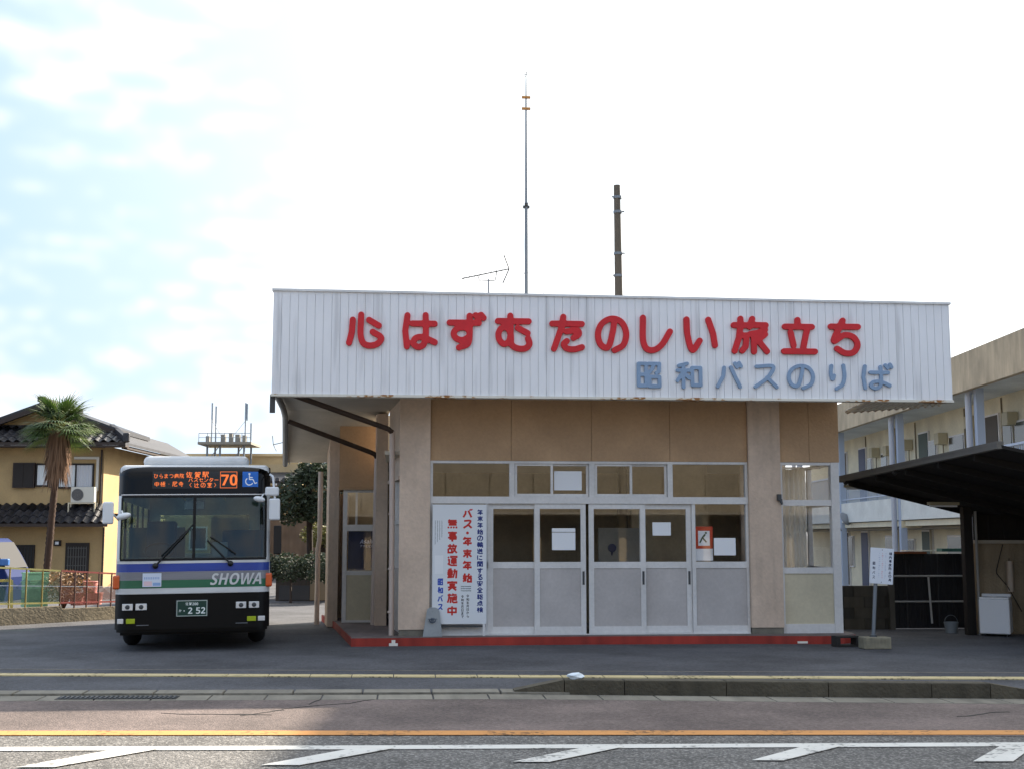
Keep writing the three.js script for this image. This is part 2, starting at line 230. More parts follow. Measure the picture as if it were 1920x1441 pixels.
// solid letter: outline of the thickened strokes by marching squares, then extruded
function letterGeo(ch, w, h, th, depth) {
  const seg = [], sx = w / 100, sy = h / 100;
  for (let p of strokesOf(ch)) { if (isCurvy(ch)) p = smooth(p); for (let i = 0; i + 1 < p.length; i++) seg.push([p[i][0] * sx, p[i][1] * sy, p[i + 1][0] * sx, p[i + 1][1] * sy]); }
  const pad = th, st = th / 5, nx = Math.ceil((w + 2 * pad) / st), ny = Math.ceil((h + 2 * pad) / st), f = new Float32Array((nx + 1) * (ny + 1));
  for (let j = 0; j <= ny; j++) for (let i = 0; i <= nx; i++) {
    const x = i * st - pad + st * 0.137, y = j * st - pad + st * 0.211; let d = 1e9;
    for (const [a, b, c, e] of seg) { const dx = c - a, dy = e - b, L = dx * dx + dy * dy, t = L ? Math.max(0, Math.min(1, ((x - a) * dx + (y - b) * dy) / L)) : 0; d = Math.min(d, Math.hypot(x - a - t * dx, y - b - t * dy)); }
    const q = d - th / 2; f[j * (nx + 1) + i] = Math.abs(q) < 2e-5 ? 2e-5 : q;
  }
  const edges = new Map(), key = (p) => Math.round(p[0] * 1e7) + ',' + Math.round(p[1] * 1e7), at = (i, j) => f[j * (nx + 1) + i];
  const cut = (i, j, k, l) => { const a = at(i, j), b = at(k, l), t = a / (a - b); return [(i + (k - i) * t + 0.137) * st - pad, (j + (l - j) * t + 0.211) * st - pad]; };
  for (let j = 0; j < ny; j++) for (let i = 0; i < nx; i++) {
    const c = [[i, j], [i + 1, j], [i + 1, j + 1], [i, j + 1]], ins = c.map(([a, b]) => at(a, b) < 0), x = [];
    for (let k = 0; k < 4; k++) { const n = (k + 1) % 4; if (ins[k] !== ins[n]) x.push({ p: cut(...c[k], ...c[n]), out: ins[k] }); }
    if (x.length === 2) { const [s, e] = x[0].out ? [x[1], x[0]] : [x[0], x[1]]; edges.set(key(s.p), { p: s.p, to: key(e.p) }); }
    else if (x.length === 4) for (let k = 0; k < 4; k++) if (!x[k].out) { const e = x[(k + 1) % 4]; edges.set(key(x[k].p), { p: x[k].p, to: key(e.p) }); }
  }
  const loops = [];
  while (edges.size) { let [k] = edges.keys(); const L = []; while (edges.has(k)) { const e = edges.get(k); edges.delete(k); L.push(e.p); k = e.to; } if (L.length > 8) { const Q = []; for (const p of L) if (!Q.length || Math.hypot(p[0] - Q[Q.length - 1][0], p[1] - Q[Q.length - 1][1]) > st * 0.45) Q.push(p); loops.push(Q); } }
  const area = (L) => L.reduce((s, p, i) => { const q = L[(i + 1) % L.length]; return s + p[0] * q[1] - q[0] * p[1]; }, 0) / 2;
  const inside = (p, L) => { let c = false; for (let i = 0, j = L.length - 1; i < L.length; j = i++) if ((L[i][1] > p[1]) !== (L[j][1] > p[1]) && p[0] < (L[j][0] - L[i][0]) * (p[1] - L[i][1]) / (L[j][1] - L[i][1]) + L[i][0]) c = !c; return c; };
  const info = loops.map((L) => ({ L, n: loops.filter((K) => K !== L && inside(L[0], K)).length }));
  const shapes = info.filter((o) => o.n % 2 === 0).map((o) => { const s = new THREE.Shape(o.L.map(([x, y]) => new THREE.Vector2(x, h - y))); for (const q of info) if (q.n === o.n + 1 && inside(q.L[0], o.L)) s.holes.push(new THREE.Path(q.L.map(([x, y]) => new THREE.Vector2(x, h - y)))); return s; });
  return new THREE.ExtrudeGeometry(shapes, { depth: depth - 0.012, bevelEnabled: true, bevelThickness: 0.006, bevelSize: 0.005, bevelOffset: -0.005, bevelSegments: 2 });
}
// the neighbouring plots are turned 4.9 degrees against the station
const plotC = [0.0425, 21.222], cs = Math.cos(YAW), sn = Math.sin(YAW);
function plot(X, d) { return [plotC[0] + X * cs + d * sn, plotC[1] + X * sn - d * cs]; }
function plotThing(name, label, category, X, y, d, group) { const [x, z] = plot(X, d); return thing(name, label, category, [x, y, z], -YAW, group); }

// ---------- ground, road ----------
const lerpLine = (L) => (x) => { let i = 0; while (i < L.length - 2 && x > L[i + 1][0]) i++; const [a, b] = [L[i], L[i + 1]]; return a[1] + (b[1] - a[1]) * (x - a[0]) / (b[0] - a[0]); };
const kerbZ = lerpLine([[-60, 2.9], [-4.4, 6.55], [1.3, 6.86], [3.58, 7.25], [6.68, 7.75], [60, 16]]);
const orangeZ = lerpLine([[-60, 4.7], [-3.47, 9.31], [5.54, 10.05], [60, 14.5]]);
const whiteZ = lerpLine([[-60, 7], [-3.2, 10.19], [5.23, 10.67], [60, 13.8]]);
const yellowZ = lerpLine([[-60, -2.3], [-4.99, 4.26], [7.68, 5.78], [60, 12]]);
const xsLine = [-60, -30, -14, -4.4, -1.5, 1.3, 3.58, 6.68, 14, 30, 60];
function ribbon(fz, a, b, y) { return sheetXZ([...xsLine.map((x) => [x, fz(x) + a]), ...xsLine.slice().reverse().map((x) => [x, fz(x) + b])], y); }
struct('ground', sheetXZ([[-300, -400], [300, -400], [300, 200], [-300, 200]], 0), mat.asphalt);
struct('road', sheetXZ([...xsLine.map((x) => [x, kerbZ(x) + 0.42]), [60, 33], [-60, 33]], 0.004), mat.road);
struct('road_lane', sheetXZ([...xsLine.map((x) => [x, kerbZ(x) + 0.42]), ...xsLine.slice().reverse().map((x) => [x, orangeZ(x) - 0.12])], 0.008), mat.roadRed);
tag(struct('orange_road_line', ribbon(orangeZ, -0.125, 0.125, 0.013), mat.orange), 'solid orange line painted along the road');
tag(struct('white_road_line', ribbon(whiteZ, -0.095, 0.095, 0.012), mat.linew), 'solid white line beside the hatched road marking');
{
  const bars = [[[-2.82, 11.08], [-2.25, 10.3], [-1.92, 10.33], [-2.54, 11.1]], [[-1.0, 11.14], [-0.34, 10.42], [0, 10.44], [-0.71, 11.17]], [[0.9, 11.17], [1.59, 10.5], [1.89, 10.52], [1.19, 11.19]], [[2.76, 11.25], [3.4, 10.6], [3.71, 10.62], [3.0, 11.28]], [[4.44, 11.45], [5.02, 10.72], [5.3, 10.74], [4.75, 11.47]]];
  for (const b of bars) struct('road_hatch_stripe', sheetXZ(b, 0.016), mat.linew);
}
{ // gutter of concrete slabs, flush kerb stones at the driveway, raised kerb stones to the right
  const gut = new THREE.Group(); gut.name = 'road_gutter'; gut.userData.kind = 'structure'; scene.add(gut);
  for (let x = -14; x < 16; x += 0.6) mesh('gutter_slab', slab([[x + 0.008, kerbZ(x) + 0.02], [x + 0.592, kerbZ(x + 0.6) + 0.02], [x + 0.592, kerbZ(x + 0.6) + 0.44], [x + 0.008, kerbZ(x) + 0.44]], -0.03, 0.012, 0.004), mat.concrete, gut);
  const kerb = new THREE.Group(); kerb.name = 'kerb'; kerb.userData.kind = 'structure'; scene.add(kerb);
  for (let x = -14.05; x < 1.2; x += 0.76) mesh('kerb_stone', slab([[x + 0.01, kerbZ(x) - 0.3], [x + 0.75, kerbZ(x + 0.76) - 0.3], [x + 0.75, kerbZ(x + 0.76)], [x + 0.01, kerbZ(x)]], -0.03, 0.035, 0.008), mat.concrete, kerb);
  const raised = [[1.85, 2.49], [2.5, 3.58], [3.59, 4.66], [4.67, 5.74], [5.75, 6.35]];
  for (const [a, b] of raised) mesh('raised_kerb_stone', slab([[a, kerbZ(a) - 0.2], [b, kerbZ(b) - 0.2], [b, kerbZ(b)], [a, kerbZ(a)]], -0.03, 0.17, 0.012), mat.mossy, kerb);
  const ramp = (a, b, ha, hb) => poly3([[a, ha, kerbZ(a)], [b, hb, kerbZ(b)], [b, hb, kerbZ(b) - 0.2], [a, ha, kerbZ(a) - 0.2]], [[a, -0.03, kerbZ(a)], [b, -0.03, kerbZ(b)], [b, -0.03, kerbZ(b) - 0.2], [a, -0.03, kerbZ(a) - 0.2]]);
  mesh('kerb_ramp_stone', ramp(1.3, 1.84, 0.05, 0.168), mat.mossy, kerb); mesh('kerb_ramp_stone', ramp(6.36, 7.0, 0.168, 0.06), mat.mossy, kerb);
  const edge = new THREE.Group(); edge.name = 'sidewalk_edging'; edge.userData.kind = 'structure'; scene.add(edge);
  for (let x = -12; x < 13; x += 0.52) mesh('edging_block', slab([[x + 0.006, yellowZ(x) - 0.12], [x + 0.514, yellowZ(x + 0.52) - 0.12], [x + 0.514, yellowZ(x + 0.52) + 0.12], [x + 0.006, yellowZ(x) + 0.12]], -0.02, 0.014, 0.003), mat.yellow, edge);
  struct('sidewalk_joint', ribbon((x) => yellowZ(x) - 0.72, -0.02, 0.02, 0.004), mat.concrete);
  const gr = thing('drain_grate', 'dark steel slotted drain grate set in the road gutter', 'drain grate', [0, 0, 0]);
  mesh('grate_frame', slab([[-3.62, kerbZ(-3.6) + 0.1], [-2.34, kerbZ(-2.3) + 0.1], [-2.34, kerbZ(-2.3) + 0.36], [-3.62, kerbZ(-3.6) + 0.36]], 0.002, 0.016), mat.dark, gr);
  for (let i = 0; i < 24; i++) { const x = -3.58 + i * 0.052; mesh('grate_bar', bx(x, x + 0.02, 0.01, 0.024, kerbZ(x) + 0.115, kerbZ(x) + 0.345), mat.steelDark, gr); }
}
{ const q = rng(15); for (const [x0, z0, dx, dz, n] of [[-1.15, 7.9, 0.12, -0.07, 9], [-0.9, 7.55, 0.03, -0.09, 5], [-2.3, 8.1, 0.16, 0.02, 8], [-1.5, 8.35, 0.09, -0.05, 6], [5.4, 9.0, 0.1, -0.05, 7]]) { let x = x0, z = z0; const L = [], R = []; for (let i = 0; i < n; i++) { const w = 0.006 + 0.012 * q(); L.push([x, z - w]); R.unshift([x + 0.01, z + w]); x += dx * (0.5 + q()); z += dz * (0.5 + q()) + 0.08 * (q() - 0.5); } tag(struct('road_crack', sheetXZ([...L, ...R], 0.0115), mat.dark)); } }
tag(mesh('litter', (() => { const g = new THREE.IcosahedronGeometry(0.07, 1), p = g.attributes.position, r = rng(5); for (let i = 0; i < p.count; i++) { const k = 0.7 + 0.5 * hash2(Math.round(p.getX(i) * 900), Math.round(p.getY(i) * 900), 3); p.setXYZ(i, p.getX(i) * k * 1.5, p.getY(i) * k * 0.55, p.getZ(i) * k); } g.computeVertexNormals(); g.translate(1.98, 0.2, kerbZ(1.98) - 0.1); return g; })(), M('#dfe9ef', 0.6)), 'crumpled white plastic litter on top of the raised kerb', 'litter');

// ---------- station building ----------
const st = thing('bus_station_building', 'low beige bus station with white boarded fascia and large red lettering', 'building');
{
  // plinth
  const pl = [[-1.2, -3.6], [-0.74, 0.36], [3.1, 0.26], [5.6, 0.34], [6.9, 0.52], [7.3, 0.46], [7.55, 0.26], [7.62, -0.1], [7.6, -6], [-1.6, -6]];
  const plm = mesh('plinth', slab(pl, 0, 0.128), mat.plinthRed, st);
  mesh('plinth_top', slab(pl.map(([x, z]) => [x + (x < 3 ? 0.01 : -0.01), z - 0.012]), 0.128, 0.137), mat.plinthTop, plm);
  mesh('paint_mark', [slab([[-0.14, 0.372], [0.0, 0.37], [-0.05, 0.345], [-0.12, 0.345]], 0.006, 0.05), slab([[-0.1, 0.368], [-0.04, 0.366], [-0.06, 0.35]], 0.03, 0.1)], M('#e9e4da', 0.8), plm);
  mesh('paint_mark', slab([[6.5, 0.482], [6.66, 0.502], [6.66, 0.48], [6.5, 0.46]], 0.012, 0.045), M('#e9e4da', 0.8), plm);
  // columns
  for (const [a, b] of [[0, 0.505], [5.86, 6.41]]) { const c = mesh('column', bx(a, b, 0.24, 4.05, -0.5, 0.06), mat.stucco, st); mesh('column_base', bx(a + 0.01, b - 0.005, 0.137, 0.24, -0.49, 0.045), mat.concrete, c); }
  mesh('column', slab([[-0.46, -2.85], [-0.24, -2.85], [-0.22, -2.5], [-0.43, -2.5]], 0.137, 4.0), mat.stucco, st);
  mesh('column', slab([[-1.47, -4.9], [-1.2, -4.9], [-1.18, -4.0], [-1.37, -4.0]], 0.02, 3.75), mat.stucco, st);
  // upper wall bands, each of panels with joints
  const bandX = [0.508, 1.85, 3.2, 4.53, 5.857];
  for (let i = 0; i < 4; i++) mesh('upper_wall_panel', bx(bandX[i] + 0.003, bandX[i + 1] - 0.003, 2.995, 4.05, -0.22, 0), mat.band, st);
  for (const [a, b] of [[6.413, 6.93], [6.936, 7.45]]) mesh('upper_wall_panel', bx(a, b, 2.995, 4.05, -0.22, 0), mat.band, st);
  mesh('side_wall_panel', slab([[0.004, -0.5], [0.3, -0.5], [0.1, -2.5], [-0.2, -2.5]], 2.76, 4.05), mat.stucco, st);
  mesh('side_wall_lip', slab([[-0.02, -0.5], [0.28, -0.5], [0.08, -2.5], [-0.23, -2.5]], 2.7, 2.757), mat.stucco, st);
  mesh('side_wall_panel', slab([[0.03, -0.5], [0.1, -0.5], [-0.1, -2.5], [-0.17, -2.5]], 0.137, 1.2), mat.aluPanel, st);
  const sw = mesh('side_window', [slab([[0.02, -0.5], [0.1, -0.5], [0.09, -0.62], [0.01, -0.62]], 1.2, 2.7), slab([[-0.07, -1.4], [0.02, -1.4], [0.01, -1.5], [-0.08, -1.5]], 1.2, 2.7), slab([[0.02, -0.5], [0.1, -0.5], [-0.1, -2.5], [-0.18, -2.5]], 1.95, 2.02)], mat.alu, st);
  mesh('glass', slab([[0.055, -0.5], [0.061, -0.5], [-0.139, -2.5], [-0.145, -2.5]], 1.2, 2.7), mat.glass, sw);
  // recessed bay with glazed front
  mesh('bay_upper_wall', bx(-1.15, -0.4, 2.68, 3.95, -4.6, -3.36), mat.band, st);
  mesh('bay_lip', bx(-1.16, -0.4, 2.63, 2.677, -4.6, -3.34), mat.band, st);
  const bay = mesh('bay_window_frame', [bx(-1.07, -0.99, 0.137, 2.63, -3.46, -3.4), bx(-0.46, -0.4, 0.137, 2.63, -3.46, -3.4), bx(-0.99, -0.46, 1.85, 1.97, -3.46, -3.405), bx(-0.99, -0.46, 1.02, 1.1, -3.46, -3.405), bx(-0.99, -0.46, 2.58, 2.63, -3.46, -3.405), bx(-0.99, -0.46, 0.137, 0.18, -3.46, -3.405), bx(-1.07, -1.02, 1.02, 1.1, -4.5, -3.46), bx(-1.07, -1.02, 1.85, 1.97, -4.5, -3.46), bx(-1.07, -1.02, 0.137, 2.63, -4.0, -3.94), bx(-0.84, -0.8, 1.97, 2.58, -3.5, -3.47)], mat.alu, st);
  mesh('glass', bx(-0.99, -0.46, 1.1, 2.58, -3.436, -3.43), mat.glass, bay); mesh('glass', bx(-1.05, -1.044, 1.1, 2.58, -4.5, -3.46), mat.glass, bay);
  mesh('lower_panel', bx(-0.985, -0.465, 0.18, 1.02, -3.445, -3.415), mat.creamPanel, bay); mesh('lower_panel', bx(-1.055, -1.035, 0.137, 1.02, -4.5, -3.46), mat.aluPanel, bay);
  // main front windows and doors
  const zf0 = -0.1, zf1 = -0.02;
  const uf = mesh('window_frame', [bx(0.508, 5.857, 2.95, 2.992, zf0, zf1 + 0.01), bx(0.508, 5.857, 2.285, 2.4, zf0, zf1 + 0.025), bx(0.508, 0.55, 0.137, 2.95, zf0, zf1 + 0.005), bx(5.815, 5.857, 0.137, 2.95, zf0, zf1 + 0.005), bx(1.82, 1.905, 2.4, 2.95, zf0, zf1 + 0.005), bx(3.16, 3.25, 2.4, 2.95, zf0, zf1 + 0.005), bx(4.49, 4.575, 2.4, 2.95, zf0, zf1 + 0.005), bx(4.89, 4.95, 0.137, 2.285, zf0, zf1 + 0.005), bx(0.508, 5.857, 0.137, 0.152, zf0, zf1 + 0.03)], mat.alu, st);
  for (const [a, b] of [[0.55, 1.82], [4.575, 5.815]]) mesh('glass', bx(a, b, 2.4, 2.95, -0.066, -0.06), mat.glass, uf);
  for (const [a, b] of [[1.91, 3.155], [3.255, 4.485]]) { // sliding transom sashes
    const m = (a + b) / 2;
    for (const [p, q, z] of [[a, m + 0.02, -0.05], [m - 0.02, b, -0.085]]) { const s = mesh('transom_sash', [bx(p, q, 2.403, 2.45, z - 0.015, z + 0.015), bx(p, q, 2.915, 2.948, z - 0.015, z + 0.015), bx(p, p + 0.04, 2.45, 2.915, z - 0.015, z + 0.015), bx(q - 0.04, q, 2.45, 2.915, z - 0.015, z + 0.015)], mat.alu, st); mesh('glass', bx(p + 0.04, q - 0.04, 2.45, 2.915, z - 0.003, z + 0.003), mat.glass, s); }
  }
  const doors = [[1.47, 2.32, -0.075], [2.24, 3.095, -0.035], [3.145, 4.1, -0.035], [4.01, 4.885, -0.075]];
  for (const [a, b, z] of doors) {
    const d = mesh('sliding_door', [bx(a, a + 0.085, 0.155, 2.28, z - 0.02, z + 0.02), bx(b - 0.085, b, 0.155, 2.28, z - 0.02, z + 0.02), bx(a + 0.085, b - 0.085, 2.2, 2.28, z - 0.02, z + 0.018), bx(a + 0.085, b - 0.085, 1.22, 1.325, z - 0.02, z + 0.018), bx(a + 0.085, b - 0.085, 0.155, 0.27, z - 0.02, z + 0.018)], mat.alu, st);
    mesh('glass', bx(a + 0.085, b - 0.085, 1.325, 2.2, z - 0.003, z + 0.003), mat.glass, d);
    mesh('kick_panel', bx(a + 0.085, b - 0.085, 0.27, 1.22, z - 0.008, z + 0.006), mat.aluPanel, d);
    mesh('pull_handle', bx(b - 0.06, b - 0.025, 0.95, 1.17, z + 0.02, z + 0.026), mat.steelDark, d);
  }
  const fx = mesh('fixed_window', [bx(4.95, 5.815, 1.22, 1.325, -0.09, -0.025), bx(4.95, 5.815, 0.152, 0.27, -0.09, -0.025)], mat.alu, st);
  mesh('glass', bx(4.95, 5.815, 1.325, 2.285, -0.066, -0.06), mat.glass, fx); mesh('kick_panel', bx(4.95, 5.815, 0.27, 1.22, -0.07, -0.04), mat.aluPanel, fx);
  const bl = mesh('fixed_window', [bx(0.55, 1.47, 1.22, 1.325, -0.09, -0.025), bx(0.55, 1.47, 0.152, 0.27, -0.09, -0.025), bx(1.43, 1.47, 0.27, 2.285, -0.09, -0.025)], mat.alu, st);
  mesh('glass', bx(0.55, 1.43, 1.325, 2.285, -0.066, -0.06), mat.glass, bl); mesh('kick_panel', bx(0.55, 1.43, 0.27, 1.22, -0.07, -0.04), mat.aluPanel, bl);
  // corner window to the right
  const rw = mesh('corner_window', [bx(6.413, 6.46, 0.137, 2.95, zf0, zf1), bx(6.413, 7.33, 2.945, 2.992, zf0, zf1 + 0.005), bx(6.46, 7.3, 2.26, 2.36, zf0, zf1), bx(6.46, 7.3, 1.125, 1.225, zf0, zf1), bx(6.46, 7.3, 0.137, 0.29, zf0, zf1 + 0.005), bx(7.3, 7.44, 0.137, 2.992, -0.14, 0.0), bx(7.33, 7.43, 2.945, 2.992, -3, -0.14), bx(7.35, 7.43, 2.26, 2.36, -3, -0.14), bx(7.35, 7.43, 1.125, 1.225, -3, -0.14), bx(7.35, 7.43, 1.225, 2.945, -1.52, -1.45)], mat.alu, st);
  mesh('glass', bx(6.46, 7.3, 1.225, 2.26, -0.066, -0.06), mat.glass, rw); mesh('glass', bx(6.46, 7.3, 2.36, 2.945, -0.066, -0.06), mat.glass, rw); mesh('glass', bx(7.39, 7.396, 1.225, 2.945, -3, -0.14), mat.glass, rw);
  mesh('lower_panel', bx(6.46, 7.3, 0.29, 1.125, -0.07, -0.04), mat.creamPanel, rw); mesh('lower_panel', bx(7.37, 7.42, 0.137, 1.125, -3, -0.14), mat.creamPanel, rw);
  const lamp = mesh('wall_lamp', [rbx(6.33, 6.4, 2.34, 2.45, 0.06, 0.13, 0.01), bar([6.385, 2.36, 0.1], [6.4, 2.28, 0.13], 0.03, 0.02)], mat.steelDark, st);
  // shell: back, right rear, ceiling, floor, roof
  mesh('back_wall', bx(-1.2, 7.43, 0.137, 4.3, -6.2, -6), mat.interior, st);
  mesh('side_wall', [bx(7.3, 7.43, 0.137, 4.05, -6, -3), bx(-1.2, -1.06, 0.137, 2.6, -6, -4.9)], mat.stucco, st);
  mesh('inner_wall', bx(-0.38, -0.28, 0.137, 3.1, -6, -2.85), mat.interior, st);
  mesh('ceiling', bx(-0.25, 7.3, 3.1, 3.16, -6, -0.22), mat.interiorCeil, st);
  mesh('floor', slab([[0.1, -0.12], [7.3, -0.12], [7.3, -6], [-0.28, -6], [-0.1, -2.5]], 0.137, 0.145), mat.interiorFloor, st);
  mesh('partition', [bx(4.3, 5.75, 0.145, 3.1, -2.5, -2.42), bx(2.3, 4.3, 0.145, 1.1, -3.4, -2.9)], mat.interior, st);
  mesh('roof', slab([[-1.9, 1.0], [7.46, 1.0], [7.46, -6.3], [-1.9, -2.6]], 4.36, 4.44), mat.concrete, st);
  const so = mesh('soffit', slab([[-1.93, 1.03], [7.46, 1.03], [7.46, -0.5], [0.2, -0.5], [-0.2, -2.62], [-2.1, -2.62]], 4.05, 4.1), mat.sofit, st);
  mesh('sloped_soffit', poly3([[-2.1, 4.1, -2.62], [-0.2, 4.1, -2.62], [-0.6, 3.34, -5.4], [-2.33, 3.34, -5.4]], [[-2.1, 4.05, -2.62], [-0.2, 4.05, -2.62], [-0.6, 3.26, -5.4], [-2.33, 3.26, -5.4]]), mat.sofit, st);
  mesh('eave_gutter', [tube([[-1.96, 4.0, 1.0], [-2.02, 3.95, -1], [-2.12, 3.92, -2.6], [-2.36, 3.22, -5.45]], 0.055, 8), bx(-2.03, -1.95, 3.66, 3.94, 1.04, 1.1)], mat.steelDark, st);
  mesh('corrugated_eave', (() => { const g = []; for (let i = 0; i < 14; i++) { const x = 7.75 + i * 0.085; g.push(bar([x, 3.98, 1.0], [x, 3.9, Math.min(0.9, -0.35 + i * 0.1)], 0.045)); } return g; })(), mat.rusty, st);
  mesh('corner_soffit', slab([[7.46, 1.03], [7.8, 1.03], [7.47, 0.1]], 4.05, 4.09), mat.stucco, st);
  // downpipes
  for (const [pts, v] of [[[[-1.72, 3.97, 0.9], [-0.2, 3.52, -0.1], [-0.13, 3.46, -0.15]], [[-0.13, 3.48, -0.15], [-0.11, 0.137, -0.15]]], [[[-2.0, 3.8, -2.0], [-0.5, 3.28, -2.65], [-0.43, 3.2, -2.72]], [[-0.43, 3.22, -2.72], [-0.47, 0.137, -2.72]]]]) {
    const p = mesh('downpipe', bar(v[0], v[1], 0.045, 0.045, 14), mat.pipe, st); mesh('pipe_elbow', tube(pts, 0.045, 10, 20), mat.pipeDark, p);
    for (const y of [0.5, 1.2, 2.1, 2.9]) mesh('pipe_clip', bar([v[0][0], y, v[0][2]], [v[0][0], y + 0.03, v[0][2]], 0.05, 0.05, 14), mat.pipe, p);
  }
  mesh('downpipe', tube([[-1.6, 3.05, -4.95], [-1.6, 1.7, -4.95], [-1.63, 1.5, -4.95], [-1.63, 0, -4.95]], 0.05, 10, 30), mat.pipe, st);
  // fascia
  const top = (x) => 5.6 - 0.05 * (x + 2) / 10.97;
  const fa = mesh('fascia', bx(-1.99, 8.96, 3.95, 5.53, 1.02, 1.165), mat.board, st);
  const N = 84, w = 10.97 / N;
  for (let i = 0; i < N; i++) { const x = -2 + i * w; mesh('fascia_board', bx(x + 0.0025, x + w - 0.0025, 3.945, top(x) - 0.03, 1.168, 1.182 + 0.002 * hash2(i, 3, 9)), mat.board, fa); }
  mesh('coping', poly3([[-2.02, 5.6, 1.0], [-2.02, 5.6, 1.215], [8.99, 5.55, 1.215], [8.99, 5.55, 1.0]].reverse(), [[-2.02, 5.565, 1.0], [-2.02, 5.565, 1.215], [8.99, 5.515, 1.215], [8.99, 5.515, 1.0]].reverse()), mat.white, fa);
  const tr = bx(-2.01, 8.98, 3.905, 3.943, 1.03, 1.212); { const u = tr.attributes.uv; for (let i = 0; i < u.count; i++) u.setXY(i, u.getX(i) * 0.25, u.getY(i) * 3); } mesh('rusty_trim', tr, mat.rusty, fa);
  const px2x = (p) => -0.87 + (p - 648) * (7.46 + 0.87) / (1618 - 648);
  const reds = [['心', 648, 722], ['は', 750, 817], ['ず', 833, 905], ['む', 921, 992], ['た', 1023, 1091], ['の', 1108, 1173], ['し', 1192, 1257], ['い', 1275, 1343], ['旅', 1366, 1440], ['立', 1461, 1533], ['ち', 1553, 1618]];
  for (const [c, a, b] of reds) { const x0 = px2x(a) + 0.025, x1 = px2x(b) - 0.02, o = mesh('red_letter', letterGeo(c, x1 - x0, 0.592, 0.097, 0.05), mat.red, fa); o.position.set(x0, 4.655, 1.188); }
  const blues = [['昭', 1185, 1235], ['和', 1260, 1312], ['バ', 1335, 1388], ['ス', 1406, 1457], ['の', 1471, 1527], ['り', 1550, 1592], ['ば', 1614, 1677]];
  for (const [c, a, b] of blues) { const x0 = px2x(a) + 0.015, x1 = px2x(b) - 0.015, o = mesh('blue_letter', letterGeo(c, x1 - x0, 0.42, 0.06, 0.04), mat.blueLetter, fa); o.position.set(x0, 4.09, 1.188); }
}
// things on the roof
{
  const m = thing('radio_mast', 'tall thin radio mast rising from the station roof', 'antenna', [2.3, 4.44, -2]);
  mesh('pole', bar([0, 0, 0], [0, 3.4, 0], 0.035, 0.03), mat.steel, m); mesh('upper_pole', bar([0, 3.4, 0], [0, 5.55, 0], 0.025, 0.016), mat.steel, m);
  mesh('clamp', [bar([-0.06, 3.4, 0], [0.06, 3.4, 0], 0.03), bar([-0.03, 3.45, 0.02], [0.03, 3.45, 0.02], 0.03)], mat.steelDark, m);
  mesh('whip', [bar([0, 5.5, 0], [0, 6.1, 0], 0.012, 0.006), bar([-0.14, 5.98, 0], [0.05, 5.96, 0], 0.005), bar([0, 5.96, -0.1], [0, 5.97, 0.1], 0.005)], mat.steelDark, m);
  for (const y of [5.3, 5.52]) mesh('insulator', bar([-0.08, y, 0], [0.08, y, 0], 0.028), M('#c08a4a', 0.6), m);
  mesh('guy_wire', bar([0, 2.2, 0], [-1.4, 0, 0.6], 0.004), mat.steel, m); mesh('guy_wire', bar([0, 2.2, 0], [1.5, 0, 0.6], 0.004), mat.steel, m);
  const t = thing('television_antenna', 'small yagi television antenna on a thin pole above the fascia', 'antenna', [1.6, 4.44, -2]);
  mesh('pole', bar([0, 0, 0], [0, 2.02, 0], 0.014), mat.steel, t); mesh('boom', bar([-0.5, 2.02, 0], [0.38, 2.22, 0], 0.011), mat.steelDark, t);
  mesh('reflector', [bar([0.38, 2.22, 0], [0.28, 2.48, 0.02], 0.011), bar([0.38, 2.22, 0], [0.26, 1.94, 0.02], 0.011)], mat.steelDark, t);
  mesh('bracket', tube([[-0.2, 2.08, 0], [-0.16, 1.98, 0], [0, 1.99, 0], [0.12, 2.0, 0], [0.15, 2.16, 0]], 0.008, 6), mat.steelDark, t);
  for (let i = 0; i < 8; i++) mesh('element', bar([-0.46 + i * 0.1, 2.03 + i * 0.023, -0.12], [-0.46 + i * 0.1, 2.03 + i * 0.023, 0.12], 0.005), mat.steel, t);
  const u = thing('utility_pole', 'bare concrete utility pole with steel bands behind the station', 'utility pole', [4.35, 0, -3.6]);
  mesh('shaft', bar([0, 0, 0], [-0.06, 8.75, 0], 0.12, 0.065, 20), M('#6b6358', 0.9, { map: stuccoT }), u);
  for (const y of [6.9, 7.35, 8.2, 8.5]) mesh('band', [new THREE.CylinderGeometry(0.086, 0.086, 0.05, 18).translate(-0.05, y, 0), bar([-0.05, y, 0], [y % 1 > 0.4 ? -0.17 : 0.08, y, 0.05], 0.014)], mat.steel, u);
}
